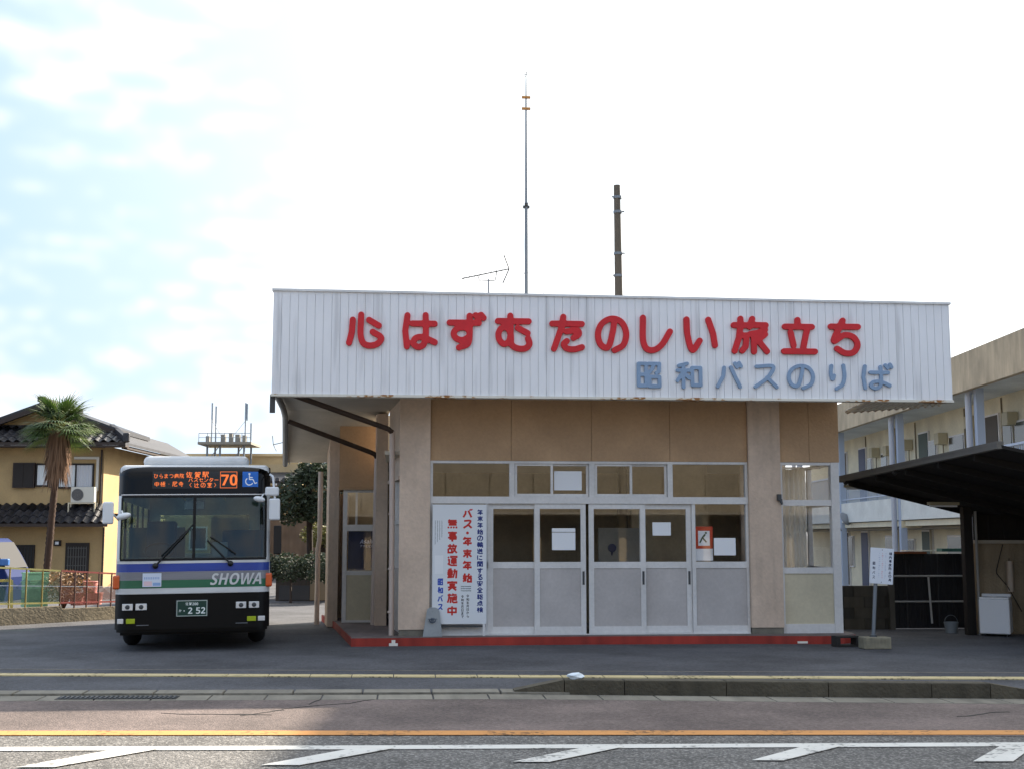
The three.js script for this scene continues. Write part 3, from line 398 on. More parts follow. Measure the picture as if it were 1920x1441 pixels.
// furniture and notices seen through the glass
{
  const tagN = (o, l) => tag(o, l, 'notice');
  const paper = (x0, x1, y0, y1, z, l) => tagN(mesh('notice_paper', bx(x0, x1, y0, y1, z, z + 0.003), mat.paper), l);
  const p1 = paper(2.53, 2.92, 1.52, 1.81, -0.026, 'white notice taped on sliding door glass, with a separate strip above it'); mesh('header_strip', bx(2.53, 2.92, 1.82, 1.88, -0.026, -0.023), mat.paper, p1);
  paper(4.23, 4.54, 1.76, 1.98, -0.066, 'small white notice taped on the door pane beside the fixed window');
  paper(5.27, 5.64, 1.43, 1.72, -0.055, 'plain white notice in the fixed window beside the round-edged red poster');
  paper(2.575, 3.04, 2.51, 2.83, -0.076, 'white sheet behind the small transom window above the doors');
  const po = thing('poster', 'white poster with broad red border and running figure inside the window', 'poster', [4.97, 1.34, -0.14]);
  mesh('sheet', bx(0, 0.3, 0, 0.57, 0, 0.004), mat.paper, po); mesh('red_border', [bx(0, 0.3, 0.5, 0.57, 0.005, 0.008), bx(0, 0.3, 0.2, 0.25, 0.005, 0.008), bx(0.25, 0.3, 0.25, 0.5, 0.005, 0.008), bx(0, 0.05, 0.25, 0.5, 0.005, 0.008)], M('#c4421f', 0.7), po);
  mesh('figure', [bar([0.12, 0.38, 0.007], [0.17, 0.44, 0.007], 0.015), bar([0.12, 0.38, 0.007], [0.08, 0.3, 0.007], 0.012), bar([0.13, 0.38, 0.007], [0.19, 0.31, 0.007], 0.012), new THREE.SphereGeometry(0.018, 8, 6).translate(0.185, 0.465, 0.007)], M('#3f5a48', 0.7), po);
  const pn = thing('display_panel', 'grey display panel with a dark blue balloon mark inside the doors', 'display panel', [3.5, 0.145, -1.3]);
  mesh('panel', bx(0, 0.85, 0.75, 1.75, 0, 0.03), M('#8d8a80', 0.8, { map: stuccoT }), pn); mesh('leg', bx(0.03, 0.07, 0, 0.75, 0, 0.03), mat.steelDark, pn); mesh('leg', bx(0.78, 0.82, 0, 0.75, 0, 0.03), mat.steelDark, pn);
  mesh('balloon_mark', [new THREE.SphereGeometry(0.075, 16, 12).scale(1, 1, 0.1).translate(0.24, 1.4, 0.034), bar([0.24, 1.34, 0.034], [0.235, 1.27, 0.034], 0.02, 0.01)], M('#18204a', 0.6), pn);
  const cu = thing('window_curtain', 'cream curtain hanging inside the corner window', 'curtain', [6.5, 1.15, -0.55]);
  const cg = new THREE.PlaneGeometry(0.5, 1.75, 60, 2), cp = cg.attributes.position; for (let i = 0; i < cp.count; i++) cp.setZ(i, 0.03 * Math.sin(cp.getX(i) * 75)); cg.computeVertexNormals(); cg.translate(0.28, 0.88, 0); mesh('cloth', cg, mat.curtain, cu); mesh('rail', bx(-0.02, 0.8, 1.76, 1.79, -0.02, 0.02), mat.alu, cu);
  const be = thing('waiting_bench', 'row of brown waiting seats inside the station', 'bench', [0.6, 0.145, -2]);
  for (let i = 0; i < 3; i++) { mesh('seat', rbx(i * 0.55, i * 0.55 + 0.5, 0.38, 0.43, -0.45, 0, 0.02), M('#7a4a2a', 0.6), be); mesh('backrest', rbx(i * 0.55, i * 0.55 + 0.5, 0.5, 0.85, -0.5, -0.46, 0.015), M('#7a4a2a', 0.6), be); }
  mesh('frame', [bx(0, 1.6, 0.34, 0.38, -0.25, -0.2), bx(0.2, 0.24, 0, 0.34, -0.4, -0.05), bx(1.36, 1.4, 0, 0.34, -0.4, -0.05)], mat.steelDark, be);
  const nv = mesh('drinks_banner', bx(-0.97, -0.47, 1.1, 1.86, -3.52, -3.505), M('#0f1f4a', 0.7)); tag(nv, 'navy drinks banner with pale lettering behind the recessed bay glass', 'banner');
  const nt = canvasTex(512, 780, (x, w, h) => { x.fillStyle = '#101f4c'; x.fillRect(0, 0, w, h); x.fillStyle = '#c9d3ee'; x.font = 'italic bold 105px sans-serif'; x.fillText('Asahi', 225, 250); [...'アサヒビル'].forEach((c, i) => drawGlyph(x, c, 232 + i * 54, 280, 44, 46, 7, '#c9d3ee')); });
  const nf = new THREE.PlaneGeometry(0.5, 0.76); nf.translate(-0.72, 1.48, -3.502); mesh('banner_print', nf, new THREE.MeshStandardMaterial({ map: nt, roughness: 0.7 }), nv);
}
// campaign board and metal A-board
{
  const b = thing('campaign_board', 'tall white campaign board with red and blue vertical lettering by the doors', 'sign board', [0.545, 0.137, 0.07], 0);
  mesh('board', bx(0, 0.89, 0.19, 2.13, 0, 0.03), M('#dfe3e6', 0.6, { map: stuccoT }), b);
  mesh('support', bx(0.02, 0.06, 0, 0.19, 0, 0.03), mat.alu, b); mesh('support', bx(0.83, 0.87, 0, 0.19, 0, 0.03), mat.alu, b); mesh('rusty_lower_rail', bx(0.06, 0.83, 0.14, 0.17, 0.002, 0.028), mat.steelDark, b);
  const t = canvasTex(918, 1998, (x, w, h) => { // 9 px per pixel of the board as photographed
    x.fillStyle = '#e3e7ea'; x.fillRect(0, 0, w, h);
    const R = '#c8281e', B = '#1d2f78', col = (s, cx, y0, pitch, cw, ch, lw, c) => [...s].forEach((k, i) => drawGlyph(x, k, (cx - cw / 2) * 9, (y0 + i * pitch) * 9, cw * 9, ch * 9, lw, c));
    col('年末年始の輸送に関する安全総点検', 90, 9, 12.15, 11, 10.2, 18, B);
    [['バ', 8], ['ス', 28], ['年', 60], ['末', 83], ['年', 105], ['始', 128]].forEach(([k, y]) => drawGlyph(x, k, 57 * 9, y * 9, 18 * 9, 17 * 9, 32, R)); x.fillStyle = R; x.beginPath(); x.arc(66 * 9, 53 * 9, 24, 0, 7); x.fill();
    col('無事故運動実施中', 37.5, 27, 23.1, 18.5, 18, 30, R);
    col('昭和バス', 15, 138, 15.6, 9.5, 12, 20, '#2348b0');
    col('令和年月日から', 67, 168, 6.2, 5, 5.4, 7, '#333'); col('令和年月日まで', 57, 169, 6.2, 5, 5.4, 7, '#333');
    x.fillStyle = '#eef1f3'; x.fillRect(4 * 9, 95 * 9, 16 * 9, 34 * 9); x.fillStyle = '#8b9094'; for (let k = 0; k < 4; k++) for (let i = 0; i < 30 - k * 3; i++) x.fillRect((4 + k * 4.2) * 9, (30 + i * 1.5) * 9, 10 + 7 * hash2(i, k, 4), 8);
    x.fillStyle = '#4a5a58'; for (let k = 0; k < 3; k++) for (let i = 0; i < 14; i++) x.fillRect((54 + i * 1.4) * 9, (152 + k * 4) * 9, 9, 10 + 10 * hash2(i, k, 8));
  });
  const g = new THREE.PlaneGeometry(0.88, 1.93); g.translate(0.445, 1.16, 0.0315); mesh('print', g, new THREE.MeshStandardMaterial({ map: t, roughness: 0.6 }), b);
  const s = thing('metal_notice_stand', 'small worn silver metal stand leaning beside the campaign board', 'notice stand', [0.4, 0.137, 0.2], 0.1);
  const sh = new THREE.Shape(); sh.moveTo(0, 0); sh.lineTo(0.31, 0); sh.lineTo(0.27, 0.4); sh.quadraticCurveTo(0.25, 0.46, 0.18, 0.46); sh.lineTo(0.13, 0.46); sh.quadraticCurveTo(0.08, 0.46, 0.07, 0.4); sh.closePath();
  const sg = new THREE.ExtrudeGeometry(sh, { depth: 0.012, bevelEnabled: true, bevelSize: 0.004, bevelThickness: 0.004, bevelSegments: 2 }); sg.rotateX(-0.12); mesh('plate', sg, M('#9fa5a8', 0.45, { metalness: 0.35, map: stuccoT }), s);
  mesh('emblem', [new THREE.TorusGeometry(0.05, 0.006, 6, 20, Math.PI).rotateZ(Math.PI).translate(0.155, 0.27, -0.012), bx(0.08, 0.23, 0.275, 0.285, -0.016, -0.008), bx(0.13, 0.14, 0.225, 0.3, -0.018, -0.008), bx(0.15, 0.16, 0.225, 0.3, -0.018, -0.008), bx(0.17, 0.18, 0.225, 0.3, -0.018, -0.008)].map((q) => q.translate(0, 0, 0.034)), M('#3c4a5c', 0.6), s);
  mesh('back_leg', bar([0.155, 0.4, -0.04], [0.155, 0.0, -0.11], 0.01), mat.steelDark, s);
}

// ---------- bus ----------
import { FontLoader } from 'three/addons/loaders/FontLoader.js';
import { TextGeometry } from 'three/addons/geometries/TextGeometry.js';
const fontBold = await new FontLoader().loadAsync('fonts/droid/droid_sans_bold.typeface.json');
{
  const bus = thing('city_bus', 'white city bus with blue, grey and green stripes, number 70 display and black bumper', 'bus', [-3.13, 0, 1.0], 0); bus.rotation.set(0, THREE.MathUtils.degToRad(7.2), 0.011, 'YXZ'); bus.scale.set(1.01, 1, 1);
  const zf = (x, y) => { const a = Math.abs(x), t = Math.max(0, (a - 0.95) / 0.2); return -0.05 * (x / 1.15) ** 2 - 0.2 * (1 - Math.sqrt(Math.max(0, 1 - t * t))) - Math.max(0, y - 1.38) * 0.13 - Math.max(0, y - 2.72) ** 2 * 9; };
  const front = (x0, x1, y0, y1, off = 0, ny = 2, nx = 40) => { // curved skin with thickness
    const mk = (o) => { const g = new THREE.PlaneGeometry(1, 1, nx, ny), p = g.attributes.position; for (let i = 0; i < p.count; i++) { const x = x0 + (p.getX(i) + 0.5) * (x1 - x0), y = y0 + (p.getY(i) + 0.5) * (y1 - y0); p.setXYZ(i, x, y, zf(x, y) + o); } g.computeVertexNormals(); return g; };
    return join([mk(off), mk(off - 0.02)]);
  };
  const paint = (c) => new THREE.MeshPhysicalMaterial({ color: c, map: wallT, roughness: 0.4, clearcoat: 0.6, clearcoatRoughness: 0.15 });
  const pw = paint('#e6e9ea'), pb = paint('#1c46ad'), pg = paint('#8d8f97'), pgr = paint('#12704f'), pk = new THREE.MeshPhysicalMaterial({ color: '#060606', roughness: 0.45, specularIntensity: 0.5 });
  mesh('bumper', [front(-1.149, 1.149, 0.34, 0.875, 0.01, 4), front(-1.12, 1.12, 0.3, 0.34, -0.03)], pk, bus);
  const stripes = [['white_band', 0.878, 0.962, pw], ['green_stripe', 0.962, 1.085, pgr], ['grey_stripe', 1.085, 1.21, pg], ['blue_stripe', 1.21, 1.335, pb], ['white_line', 1.335, 1.375, pw]];
  const skin = mesh('front_panel', front(-1.148, 1.148, 0.87, 1.38, -0.004, 3), pw, bus);
  for (const [n, a, b, m] of stripes) mesh(n, front(-1.149, 1.149, a, b - 0.001, 0.001, 1), m, skin);
  mesh('windscreen_surround', front(-1.149, -1.09, 1.378, 2.38, 0, 6, 4), pw, bus); mesh('windscreen_surround', front(1.09, 1.149, 1.378, 2.38, 0, 6, 4), pw, bus);
  mesh('windscreen_seal', [front(-1.09, 1.09, 1.376, 1.41, 0.004), front(-1.09, 1.09, 2.345, 2.385, 0.004), front(-0.022, 0.022, 1.41, 2.345, 0.006, 6, 2), front(-1.095, -1.07, 1.41, 2.345, 0.004, 6, 2), front(1.07, 1.095, 1.41, 2.345, 0.004, 6, 2)], mat.rubber, bus);
  for (const [a, b] of [[-1.07, -0.022], [0.022, 1.07]]) { const g = new THREE.PlaneGeometry(1, 1, 16, 6), p = g.attributes.position; for (let i = 0; i < p.count; i++) { const x = a + (p.getX(i) + 0.5) * (b - a), y = 1.41 + (p.getY(i) + 0.5) * 0.935; p.setXYZ(i, x, y, zf(x, y) - 0.006); } g.computeVertexNormals(); mesh('windscreen', g, mat.glassTint, bus); }
  const hd = mesh('destination_housing', front(-1.149, 1.149, 2.385, 2.83, 0, 6), new THREE.MeshPhysicalMaterial({ color: '#050506', roughness: 0.15, specularIntensity: 0.45 }), bus);
  mesh('silver_trim', front(-1.1, 1.1, 2.385, 2.4, 0.006), mat.alu, hd);
  const led = canvasTex(1024, 216, (x, w, h) => {
    x.fillStyle = '#000'; x.fillRect(0, 0, w, h); const O = '#ff7a2c', row = (s, x0, y0, cw, ch, lw, sp) => [...s].forEach((c, i) => drawGlyph(x, c, x0 + i * sp, y0, cw, ch, lw, O));
    row('ひらまつ病院', 12, 30, 52, 56, 7, 62); row('中極・尼寺', 24, 128, 58, 62, 8, 72); row('佐賀駅', 400, 4, 76, 76, 10, 98); row('バスセンター', 430, 82, 54, 52, 7, 62); row('辻の堂', 500, 142, 58, 62, 8, 78);
    x.strokeStyle = O; x.lineWidth = 6; x.beginPath(); x.moveTo(466, 146); x.lineTo(446, 172); x.lineTo(466, 198); x.moveTo(742, 146); x.lineTo(762, 172); x.lineTo(742, 198); x.stroke();
    x.strokeRect(815, 6, 200, 202); x.fillStyle = O; x.font = 'bold 190px sans-serif'; x.fillText('70', 818, 176);
  });
  const lg = new THREE.PlaneGeometry(1.28, 0.27, 20, 8), lp = lg.attributes.position; for (let i = 0; i < lp.count; i++) { const x = lp.getX(i), y = lp.getY(i) + 2.62; lp.setXYZ(i, x, y, zf(x, y) + 0.005); } lg.computeVertexNormals();
  mesh('led_display', lg, new THREE.MeshStandardMaterial({ color: '#080808', roughness: 0.3, emissive: '#ffffff', emissiveMap: led, emissiveIntensity: 0.42 }), hd);
  const wc = canvasTex(256, 256, (x) => { x.fillStyle = '#1668c4'; x.fillRect(0, 0, 256, 256); x.strokeStyle = '#f2f4f6'; x.fillStyle = '#f2f4f6'; x.lineWidth = 17; x.lineCap = 'round'; x.lineJoin = 'round'; x.beginPath(); x.arc(112, 40, 17, 0, 7); x.fill(); x.beginPath(); x.moveTo(112, 66); x.lineTo(112, 130); x.lineTo(172, 132); x.lineTo(202, 198); x.lineTo(232, 188); x.stroke(); x.beginPath(); x.moveTo(116, 96); x.lineTo(160, 98); x.stroke(); x.beginPath(); x.arc(112, 164, 60, -2.3, 0.6, true); x.stroke(); });
  const wg = new THREE.PlaneGeometry(0.24, 0.24, 6, 8), wp = wg.attributes.position; for (let i = 0; i < wp.count; i++) { const x = wp.getX(i) + 0.835, y = wp.getY(i) + 2.63; wp.setXYZ(i, x, y, zf(x, y) + 0.004); } wg.computeVertexNormals();
  mesh('wheelchair_sticker', wg, new THREE.MeshStandardMaterial({ map: wc, roughness: 0.5 }), hd);
  // SHOWA lettering
  const tg = new TextGeometry('SHOWA', { font: fontBold, size: 0.175, depth: 0.004, curveSegments: 4 }); tg.applyMatrix4(new THREE.Matrix4().set(1, 0.25, 0, 0, 0, 1, 0, 0, 0, 0, 1, 0, 0, 0, 0, 1)); tg.computeBoundingBox(); const tw = tg.boundingBox.max.x; tg.scale(0.78 / tw, 1, 1);
  { const p = tg.attributes.position; for (let i = 0; i < p.count; i++) { const x = p.getX(i) + 0.24, y = p.getY(i) + 1.0; p.setXYZ(i, x, y, zf(x, y) + 0.003 + p.getZ(i)); } } mesh('operator_lettering', tg, pw, skin);
  const stk = canvasTex(256, 200, (x) => { x.fillStyle = '#d5dfee'; x.fillRect(0, 0, 256, 200); x.fillStyle = '#9db4d8'; for (let i = 0; i < 9; i++) x.fillRect(20 + i * 24, 56, 15, 34); x.fillStyle = '#e6c9cf'; x.fillRect(16, 118, 112, 70); x.fillStyle = '#8fb0dc'; x.fillRect(140, 140, 104, 46); });
  const sg = new THREE.PlaneGeometry(0.275, 0.205); sg.translate(-0.605, 1.088, zf(-0.605, 1) + 0.014); mesh('pale_sticker', sg, new THREE.MeshStandardMaterial({ map: stk, roughness: 0.5 }), skin);
  const np = canvasTex(512, 272, (x) => { x.fillStyle = '#123c30'; x.fillRect(0, 0, 512, 272); x.strokeStyle = '#cfd8d2'; x.lineWidth = 9; x.strokeRect(8, 8, 496, 256); x.fillStyle = '#e8eeea'; drawGlyph(x, '佐', 150, 34, 48, 52, 6, '#e8eeea'); drawGlyph(x, '賀', 204, 34, 48, 52, 6, '#e8eeea'); x.font = 'bold 62px sans-serif'; x.fillText('200', 258, 86); drawGlyph(x, 'か', 40, 150, 44, 50, 7, '#e8eeea'); x.beginPath(); x.arc(128, 178, 11, 0, 7); x.fill(); x.font = 'bold 150px sans-serif'; x.fillText('2', 186, 230); x.fillText('52', 318, 230); });
  const pl = mesh('number_plate', rbx(-0.245, 0.225, 0.525, 0.78, zf(0, 0.6) + 0.012, zf(0, 0.6) + 0.026, 0.006), mat.steelDark, bus); const pg2 = new THREE.PlaneGeometry(0.455, 0.242); pg2.translate(-0.01, 0.652, zf(0, 0.6) + 0.0275); mesh('plate_print', pg2, new THREE.MeshStandardMaterial({ map: np, roughness: 0.5 }), pl);
  // lamps
  const lens = new THREE.MeshPhysicalMaterial({ color: '#dfe3e6', roughness: 0.15, clearcoat: 1, metalness: 0.3 }), fog = M('#a8b820', 0.3), amber = new THREE.MeshPhysicalMaterial({ color: '#d2520f', roughness: 0.3, clearcoat: 0.8 });
  for (const [a, b] of [[-1.03, -0.875], [-0.835, -0.67], [0.64, 0.795], [0.835, 0.99]]) { const c = (a + b) / 2, z = zf(c, 0.7) + 0.012, o = mesh('headlight', rbx(a, b, 0.635, 0.735, z, z + 0.025, 0.008), lens, bus); mesh('reflector', new THREE.SphereGeometry(0.035, 14, 10).scale(1, 1, 0.35).translate(c, 0.685, z + 0.024), mat.steelDark, o); }
  for (const [a, b, m, n] of [[-1.1, -1.0, lens, 'corner_lamp'], [-0.97, -0.84, fog, 'fog_lamp'], [0.81, 0.945, fog, 'fog_lamp'], [0.97, 1.08, lens, 'corner_lamp']]) { const z = zf((a + b) / 2, 0.5) + 0.008; mesh(n, rbx(a, b, 0.435, 0.51, z, z + 0.02, 0.008), m, bus); }
  for (const s of [-1, 1]) { mesh('turn_signal', rbx(s * 1.13 - 0.055, s * 1.13 + 0.055, 0.95, 1.165, -0.3, -0.09, 0.03), amber, bus); mesh('bumper_step', bx(s * 0.73 - 0.09, s * 0.73 + 0.09, 0.405, 0.415, zf(0.73, 0.4) + 0.01, zf(0.73, 0.4) + 0.025), mat.steel, bus); }
  // wipers
  for (const [a, b] of [[[-0.56, 1.3], [-0.06, 1.86]], [[0.55, 1.32], [0.2, 1.68]]]) { const z = zf(a[0], 1.4) + 0.04, w = mesh('wiper', [bar([a[0], a[1], z], [b[0], b[1], zf(b[0], b[1]) + 0.04], 0.014), bar([a[0] + 0.08, a[1] + 0.15, z], [b[0] + 0.04, b[1] + 0.06, zf(b[0], b[1]) + 0.03], 0.01)], mat.black, bus); mesh('wiper_base', new THREE.SphereGeometry(0.045, 12, 8).translate(a[0], a[1], z - 0.02), mat.black, w); }
  // sides with window openings
  for (const s of [-1, 1]) {
    const x0 = s > 0 ? 1.12 : -1.15, x1 = s > 0 ? 1.15 : -1.12, L = -7.3;
    const sd = mesh('side_panel', [bx(x0, x1, 0.34, 1.35, L, -0.26), bx(x0, x1, 2.32, 2.74, L, -0.4)], pw, bus);
    for (const [n, a, b, m] of stripes.slice(1, 4)) mesh(n, bx(s > 0 ? 1.151 : -1.155, s > 0 ? 1.155 : -1.151, a, b, L, -0.3), m, sd);
    for (const z of [-0.42, -1.55, -2.9, -4.25, -5.6, -7.25]) mesh('pillar', bx(x0, x1, 1.35, 2.32, z - 0.05, z + 0.05), mat.black, sd);
    const wz = [-0.42, -1.55, -2.9, -4.25, -5.6, -7.25]; for (let i = 0; i < 5; i++) mesh('side_window', bx(s * 1.136 - 0.003, s * 1.136 + 0.003, 1.35, 2.32, wz[i + 1] + 0.05, wz[i] - 0.05), mat.glassTint, bus);
    for (const z of [-1.5, -5.3]) { const w = mesh('wheel', new THREE.TorusGeometry(0.33, 0.12, 14, 28).rotateY(Math.PI / 2).scale(1.15, 1, 1).translate(s * 0.98, 0.45, z), mat.rubber, bus); mesh('rim', new THREE.CylinderGeometry(0.26, 0.26, 0.18, 20).rotateZ(Math.PI / 2).translate(s * 0.98, 0.45, z), mat.steel, w); }
  }
  mesh('rear_panel', [bx(-1.15, 1.15, 0.34, 1.4, -7.36, -7.3), bx(-1.15, 1.15, 2.2, 2.8, -7.36, -7.3), bx(-1.15, -0.9, 1.4, 2.2, -7.36, -7.3), bx(0.9, 1.15, 1.4, 2.2, -7.36, -7.3)], pw, bus); mesh('rear_window', bx(-0.9, 0.9, 1.4, 2.2, -7.335, -7.329), mat.glassTint, bus);
  mesh('roof', rbx(-1.13, 1.13, 2.68, 2.86, -7.33, -0.3, 0.08, 4), pw, bus); mesh('roof_unit', rbx(-0.82, 0.82, 2.84, 3.03, -4.2, -0.75, 0.09, 4), pw, bus);
  mesh('underbody', bx(-1.08, 1.08, 0.24, 0.42, -7.2, -0.35), mat.dark, bus); mesh('floor', bx(-1.1, 1.1, 0.8, 0.86, -7.25, -0.3), M('#3a3c3e', 0.8), bus); mesh('ceiling_lining', bx(-1.1, 1.1, 2.66, 2.69, -7.25, -0.5), M('#8d8f8c', 0.8), bus);
  mesh('dashboard', rbx(-1.05, 1.05, 1.1, 1.42, -0.75, -0.28, 0.05), M('#4c4a44', 0.8), bus);
  mesh('steering_wheel', [new THREE.TorusGeometry(0.22, 0.016, 8, 28).rotateX(-1.0).translate(-0.55, 1.52, -0.78), bar([-0.55, 1.3, -0.65], [-0.55, 1.52, -0.78], 0.03)], mat.black, bus);
  mesh('driver_seat', [rbx(-0.8, -0.32, 1.0, 1.25, -1.6, -1.1, 0.05), rbx(-0.8, -0.32, 1.25, 2.0, -1.7, -1.56, 0.05)], M('#3c4a58', 0.9), bus); mesh('driver_partition', bx(-1.1, -0.2, 0.86, 1.9, -1.95, -1.92), M('#5c5c58', 0.6), bus);
  for (let i = 0; i < 5; i++) for (const x of [-0.75, 0.75]) mesh('passenger_seat', [rbx(x - 0.35, x + 0.35, 1.1, 1.25, -2.7 - i * 0.85, -2.3 - i * 0.85, 0.04), rbx(x - 0.35, x + 0.35, 1.25, 1.85, -2.8 - i * 0.85, -2.68 - i * 0.85, 0.04)], M('#46607a', 0.95), bus);
  for (const x of [-0.4, 0.4]) mesh('grab_rail', bar([x, 2.5, -0.9], [x, 2.5, -7], 0.015), M('#c9a63a', 0.5), bus); mesh('fare_box', rbx(0.25, 0.5, 0.86, 1.65, -1.2, -0.9, 0.02), M('#8d9296', 0.6), bus);
  mesh('inner_mirror', rbx(-0.16, 0.14, 2.16, 2.3, -0.28, -0.25, 0.02), mat.steel, bus);
  // mirrors
  const whitep = M('#dfe3e6', 0.4);
  const m1 = mesh('mirror', rbx(-1.34, -1.18, 1.94, 2.28, 0.02, 0.08, 0.03), whitep, bus); mesh('mirror_arm', tube([[-1.12, 2.0, -0.15], [-1.18, 2.08, 0.02], [-1.2, 2.1, 0.04]], 0.014, 8), whitep, m1);
  const d1 = mesh('round_mirror', new THREE.SphereGeometry(0.11, 20, 12).scale(1, 0.45, 0.6).rotateZ(0.25).translate(-1.03, 2.06, 0.12), whitep, bus); mesh('mirror_arm', tube([[-1.08, 2.12, -0.1], [-1.06, 2.14, 0.06], [-1.04, 2.08, 0.1]], 0.012, 8), whitep, d1);
  const m2 = mesh('mirror', rbx(1.12, 1.29, 1.98, 2.32, 0.02, 0.08, 0.03), whitep, bus); mesh('mirror_arm', tube([[1.14, 2.7, -0.2], [1.18, 2.66, -0.02], [1.2, 2.4, 0.03], [1.22, 2.2, 0.04]], 0.018, 8), whitep, m2);
  mesh('mirror', rbx(1.06, 1.27, 2.36, 2.5, 0.0, 0.08, 0.03), whitep, bus);
  const d2 = mesh('round_mirror', new THREE.SphereGeometry(0.09, 20, 12).scale(1, 0.5, 0.6).rotateZ(-0.2).translate(0.97, 2.31, 0.06), whitep, bus); mesh('mirror_arm', tube([[1.06, 2.4, -0.1], [1.03, 2.38, 0.02], [1.0, 2.33, 0.05]], 0.012, 8), whitep, d2);
  mesh('side_mirror', rbx(1.2, 1.32, 1.45, 1.9, -0.15, -0.1, 0.02), mat.black, bus);
}

// ---------- vegetation helpers ----------
function leaves(n, clumps, size, seed, flat = 0.5) { // clumps: [x,y,z,rx,ry,rz]
  const r = rng(seed), P = [], U = [];
  for (let i = 0; i < n; i++) {
    const c = clumps[Math.floor(r() * clumps.length)]; let x, y, z; do { x = r() * 2 - 1; y = r() * 2 - 1; z = r() * 2 - 1; } while (x * x + y * y + z * z > 1 || x * x + y * y + z * z < 0.12);
    const o = V(c[0] + x * c[3], c[1] + y * c[4], c[2] + z * c[5]), a = V(r() - 0.5, (r() - 0.5) * flat, r() - 0.5).normalize(), b = V(r() - 0.5, r() - 0.5, r() - 0.5).cross(a).normalize(), s = size * (0.6 + 0.8 * r());
    const p0 = o.clone(), p1 = o.clone().addScaledVector(a, s * 0.5).addScaledVector(b, s * 0.28), p2 = o.clone().addScaledVector(a, s), p3 = o.clone().addScaledVector(a, s * 0.5).addScaledVector(b, -s * 0.28);
    for (const q of [p0, p1, p2, p0, p2, p3]) P.push(q.x, q.y, q.z); U.push(0, 0, 1, 0, 1, 1, 0, 0, 1, 1, 0, 1);
  }
  const g = new THREE.BufferGeometry(); g.setAttribute('position', new THREE.Float32BufferAttribute(P, 3)); g.setAttribute('uv', new THREE.Float32BufferAttribute(U, 2)); g.computeVertexNormals(); return g;
}
const leafM = (c) => new THREE.MeshPhysicalMaterial({ color: c, roughness: 0.8, transmission: 0.25, thickness: 0, side: THREE.DoubleSide });
function tree(name, label, x, z, h, clumps, n, size, c, seed, group) {
  const t = thing(name, label, 'tree', [x, 0, z], 0, group), top = clumps.reduce((m, k) => Math.max(m, k[1]), 0);
  mesh('trunk', tube([[0, 0, 0], [0.05, h * 0.4, 0.03], [-0.03, top, 0]], 0.09, 8, 12), M('#3a2e24', 0.95, { map: fibreT }), t);
  mesh('limb', clumps.slice(0, 5).map((k) => bar([0, Math.max(0.3, k[1] - 0.5), 0], [k[0], k[1], k[2]], 0.04, 0.015)), M('#3a2e24', 0.95), t);
  mesh('crown', leaves(n, clumps, size, seed), leafM(c), t); return t;
}

